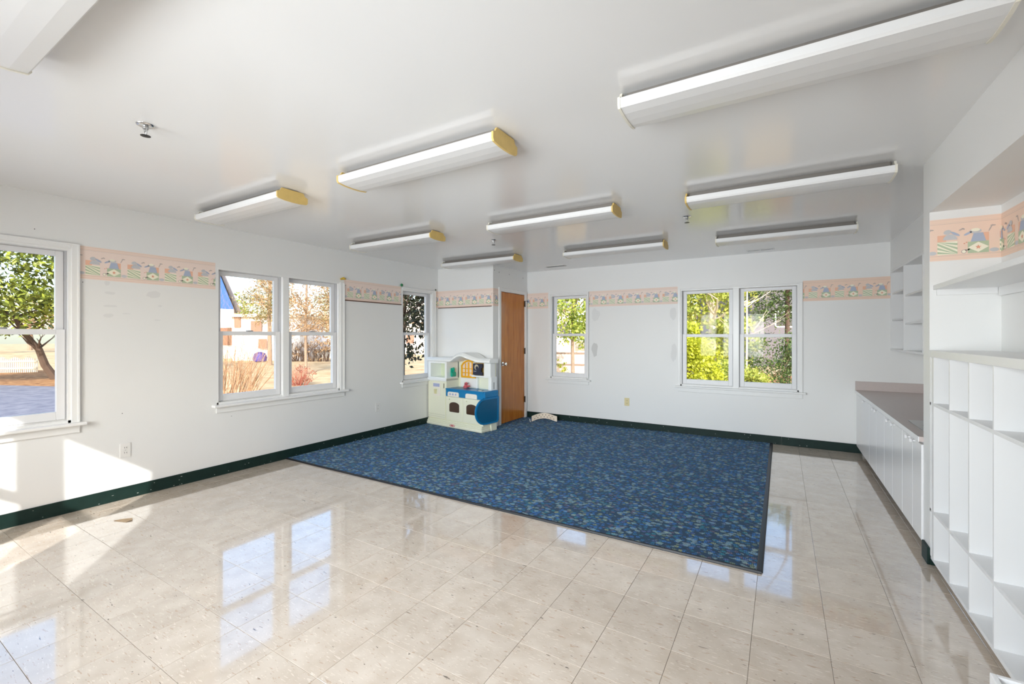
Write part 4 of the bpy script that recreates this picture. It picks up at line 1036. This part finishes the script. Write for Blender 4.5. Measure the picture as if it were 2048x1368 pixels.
# --- trees and shrubs across the lawn
tree('pine_tree', 'tall brown-green pine left of the window mullion', P(540, 28), (7, .12), [((0, 0, 4.2), (1.6, 1.6, .9)), ((.2, .2, 5.6), (1.3, 1.3, .8)), ((0, 0, 7.0), (1.0, 1.0, 1.1)), ((-.3, -.3, 3.2), (1.2, 1.2, .5))], 5200, .28, LF_PINE, M_BARK, depth=1, aspect=.16, clump=.45, flat=.5)
tree('bare_tree', 'pale bare tree filling the right half of the middle left window', P(612, 21.5), (5.8, .06), [((0, 0, 4.6), (2.2, 2.2, 2.8)), ((.8, .6, 3.0), (1.7, 1.7, 1.7))], 6500, .22, LF_BARE, M_BARK, depth=3, kids=3, aspect=.2, clump=.5)
tree('pine_tree', 'pine with drooping boughs right of the pale bare tree', P(668, 34), (8, .16), [((0, 0, 3.0), (1.6, 1.6, .8)), ((0, 0, 4.6), (1.5, 1.5, .8)), ((0, 0, 6.2), (1.2, 1.2, 1.0))], 4200, .30, LF_PINE, M_BARK, depth=1, aspect=.16, clump=.45, flat=.5)
shrub('bare_shrub', 'tall tan bare shrub close outside the middle left window', P(446, 9.6), 2.3, 1.1, 52, mat('brown_twig', srgb(176, 138, 104), .9, var=.4, vscale=20), 2, .016, 3, .32)
shrub('bare_shrub', 'loose tan bare shrub behind the tall one outside the middle left window', P(492, 13), 1.9, 1.2, 16, M_TWIG, 2, .014, 3, .4)
shrub('red_shrub', 'low reddish twiggy shrub on the lawn', P(598, 16.6), .75, .8, 60, M_RTWIG, 2, .010, 3, .5, leaf=leaf_mat('red_leaf', srgb(120, 62, 48), srgb(186, 116, 88), .2), nl=500, ls=.07)
for i, px_ in enumerate((592, 608, 624, 641, 656)):
    shrub('dark_shrub', 'dark shrub in the row at the far lawn edge, %s' % ('leftmost', 'second from the mullion', 'in the middle', 'fourth from the mullion', 'rightmost')[i], P(px_, 32), 1.6, .7, 14, M_DTWIG, 2, .03, 3, .4, group='dark shrubs at the lawn edge', leaf=LF_BARE, nl=160, ls=.16)
# --- corner window
tree('evergreen_tree', 'dark evergreen close outside the corner window', P(800, 9.5), (4.5, .10), [((.1, .1, 2.5), (1.0, 1.0, .5)), ((0, 0, 3.2), (1.1, 1.1, .55)), ((.1, 0, 3.9), (.9, .9, .6)), ((.25, .3, 1.8), (.6, .6, .5))], 9500, .10, LF_DARK, M_DTWIG, depth=2, aspect=.5, clump=.22)
house('cream_house', 'pale house glimpsed behind the dark evergreen', P(770, 44), P(905, 44), 8, 3.2, mat('cream_siding', srgb(246, 232, 214), .7), (M_ROOF, mat('tan_roof', srgb(226, 206, 186), .7)), 2.4, wins=((.3, 1.0, 1, 2.2), (.6, 1.0, 1, 2.2)), winm=M_BRN)
# --- behind the far wall, single window
def board_fence(label, a, c, h_, m):
    t = thing('board_fence', label, 'fence', tuple(a)); a, c = Vector(a), Vector(c); L = (c - a).length; n_ = int(L / .14); st = (c - a) / n_; nv = Vector((-st.y, st.x, 0)).normalized()
    if nv.dot(a) > 0: nv = -nv                                       # towards the room
    for i in range(n_):
        p = a + st * i; b = nb(); hh_ = h_ + random.uniform(-.015, .015); prism(b, [p, p + st * .95, p + st * .95 + Vector((0, 0, hh_)), p + Vector((0, 0, hh_))], nv * -.02); obj('board', b, m, t)
    for z in (h_ * .35, h_ * .86):
        b = nb(); prism(b, [a + Vector((0, 0, z)), c + Vector((0, 0, z)), c + Vector((0, 0, z + .07)), a + Vector((0, 0, z + .07))], nv * .04); obj('rail', b, mat('fence_rail', srgb(150, 128, 112), .8), t)
    for k in range(int(L / 2.4) + 1):
        p = a + (c - a).normalized() * (2.4 * k); b = nb(); prism(b, [p, p + (c - a).normalized() * .1, p + (c - a).normalized() * .1 + Vector((0, 0, h_ + .03)), p + Vector((0, 0, h_ + .03))], nv * .09); obj('post', b, MATS['fence_rail'], t)
board_fence('pale wooden board fence outside the single far window', P(1085, 22.5), P(1215, 21.5), 1.12, mat('grey_board', srgb(226, 206, 190), .8, var=.1, vscale=5))
tree('ivy_tree', 'ivy-covered tree filling the single far window', P(1146, 17), (5.5, .065), [((0, 0, 3.2), (1.2, 1.0, 1.6)), ((.5, .3, 2.2), (.9, .7, .8)), ((-.5, 0, 4.6), (1.2, 1.0, 1.2))], 7000, .13, LF_IVY, M_BARK, depth=2, clump=.34, aspect=.7)
tree('bare_tree', 'brown leaning trunk beside the ivy-covered tree', P(1098, 20.5), (7, .12), [((0, 0, 4.4), (.8, .8, 1.3))], 260, .16, LF_BARE, M_BARK, lean=(.2, 0), depth=2)
shrub('yellow_shrub', 'small yellow shrub at the foot of the board fence', P(1112, 19.5), .8, .5, 12, M_TWIG, 1, .012, 3, .4, leaf=LF_YEL, nl=400, ls=.09)
house('brick_house', 'distant house behind the board fence', P(1060, 46), P(1150, 46), 8, 4.6, mat('rose_siding', srgb(206, 180, 170), .7), (M_ROOF, M_ROOF), 2.6, wins=((.3, 1.2, 1.6, 3.2), (.65, 1.2, 1.6, 3.2)))
# --- far double window
t_ = thing('golden_arborvitae', 'rounded golden yellow shrub close outside the far double window', 'shrub', P(1378, 10.2))
b = nb(); tube(b, [P(1378, 10.2), P(1378, 10.2) + Vector((0, 0, 1.2))], [.07, .04], 7); obj('trunk', b, M_BARK, t_)
crown_mesh('crown', [(P(1378, 10.2) + Vector((0, 0, .95)), (.72, .66, 1.0)), (P(1384, 10.2) + Vector((0, 0, 1.65)), (.42, .42, .5)), (P(1400, 10) + Vector((0, 0, .5)), (.55, .5, .55))], 9000, .085, LF_YEL, t_, aspect=.6, clump=.16)
tree('green_tree', 'bright green leafy tree behind the golden shrub', P(1425, 15), (4.6, .14), [((0, 0, 2.9), (1.1, .9, 1.3)), ((.5, 0, 1.7), (.9, .8, 1.0)), ((-.6, 0, 4.2), (1.0, .9, 1.0)), ((.9, .2, 4.0), (.8, .8, .9))], 8000, .13, LF_LIME, M_BARKP, depth=2, clump=.26, aspect=.7)
tree('conifer_tree', 'dark conifer with drooping boughs outside the right pane of the far double window', P(1575, 16), (7, .08), [((-.5, 0, 2.75), (1.6, 1.2, .42)), ((-.3, 0, 3.5), (1.7, 1.2, .4)), ((-.2, 0, 4.2), (1.8, 1.2, .45)), ((.2, 0, 5.2), (1.5, 1.2, .6)), ((.9, 0, 3.6), (.7, .7, .5))], 10000, .17, LF_CON, M_DTWIG, depth=1, aspect=.22, clump=.3, flat=.5)
tree('white_branched_tree', 'bare tree with whitish branches outside the right pane of the far double window', P(1494, 13), (3.6, .03), [], 0, .1, LF_BARE, M_BARKP, depth=2, kids=2)
for i, (px_, d_, w_, h_, lf_, lb_) in enumerate(((1548, 13.5, 1.15, 1.6, LF_CON, 'wide dark green bush under the conifer'), (1500, 12.5, .55, .75, LF_LIME, 'small light green bush left of the wide dark bush'), (1606, 14, .8, 1.7, LF_CON, 'dark green bush at the right edge of the far double window'), (1452, 13.0, .8, 1.0, LF_IVY, 'leafy green bush behind the golden shrub'))):
    q = P(px_, d_); shrub('garden_bush', lb_, q, h_ * 1.2, w_, 7, M_BARK, 1, .014, 3, .4, leaf=lf_, nl=3200, ls=.09)
house('grey_house', 'grey house with white-framed windows behind the dark conifer', P(1500, 27), P(1690, 27), 8, 5.2, mat('taupe_siding', srgb(104, 98, 102), .8), (M_ROOF, M_ROOF), 2.6, wins=((.26, 1.15, bz(27, 655), bz(27, 622)), (.46, 1.15, bz(27, 655), bz(27, 622))), winm=mat('dark_pane', (.03, .035, .05), .1))
# --- tree line closing the view
random.seed(5)
far = [(-40, 46), (60, 58), (165, 50), (470, 60), (575, 68), (672, 60), (772, 68), (862, 60), (1078, 60), (1184, 64), (1335, 48), (1440, 60), (1540, 50), (1645, 60)]
for i, (px_, d_) in enumerate(far):
    side_ = 'left windows' if px_ < 1000 else 'far windows'
    ORD = ('first', 'second', 'third', 'fourth', 'fifth', 'sixth', 'seventh', 'eighth', 'ninth', 'tenth')
    k_ = i if px_ < 1000 else i - 8
    tree('distant_tree', '%s tree from the left in the distant line beyond the %s' % (ORD[k_], side_), P(px_, d_), (6.0, .25), [((0, 0, 5.0), (3.0, 3.0, 3.2)), ((1.2, 1, 3.0), (2.2, 2.2, 2.0))], 700, .55, LF_BARE if i % 3 else LF_IVY, M_BARK, depth=1, aspect=.35, clump=.9, group='distant tree line beyond the %s' % side_)
# added unseen sheet that keeps sun out of the wide rear window
pr = thing('sun_blocker', 'added flat sheet that keeps sun out of the wide window behind the camera', 'sun screen', (1.2, REAR - 1.7, GZ))
b = nb(); prism(b, [(-2.0, REAR - .48, 2.42), (3.6, REAR - .48, 2.42), (3.6, REAR - 3.2, 2.42), (0.32, REAR - 3.2, 2.42)], (0, 0, .06)); obj('blocker_sheet', b, M_METAL, pr)
for x in (0.6, 3.5): obj('post', bx(x - .06, x + .06, REAR - 3.15, REAR - 3.03, GZ, 2.42), M_TRIM, pr)
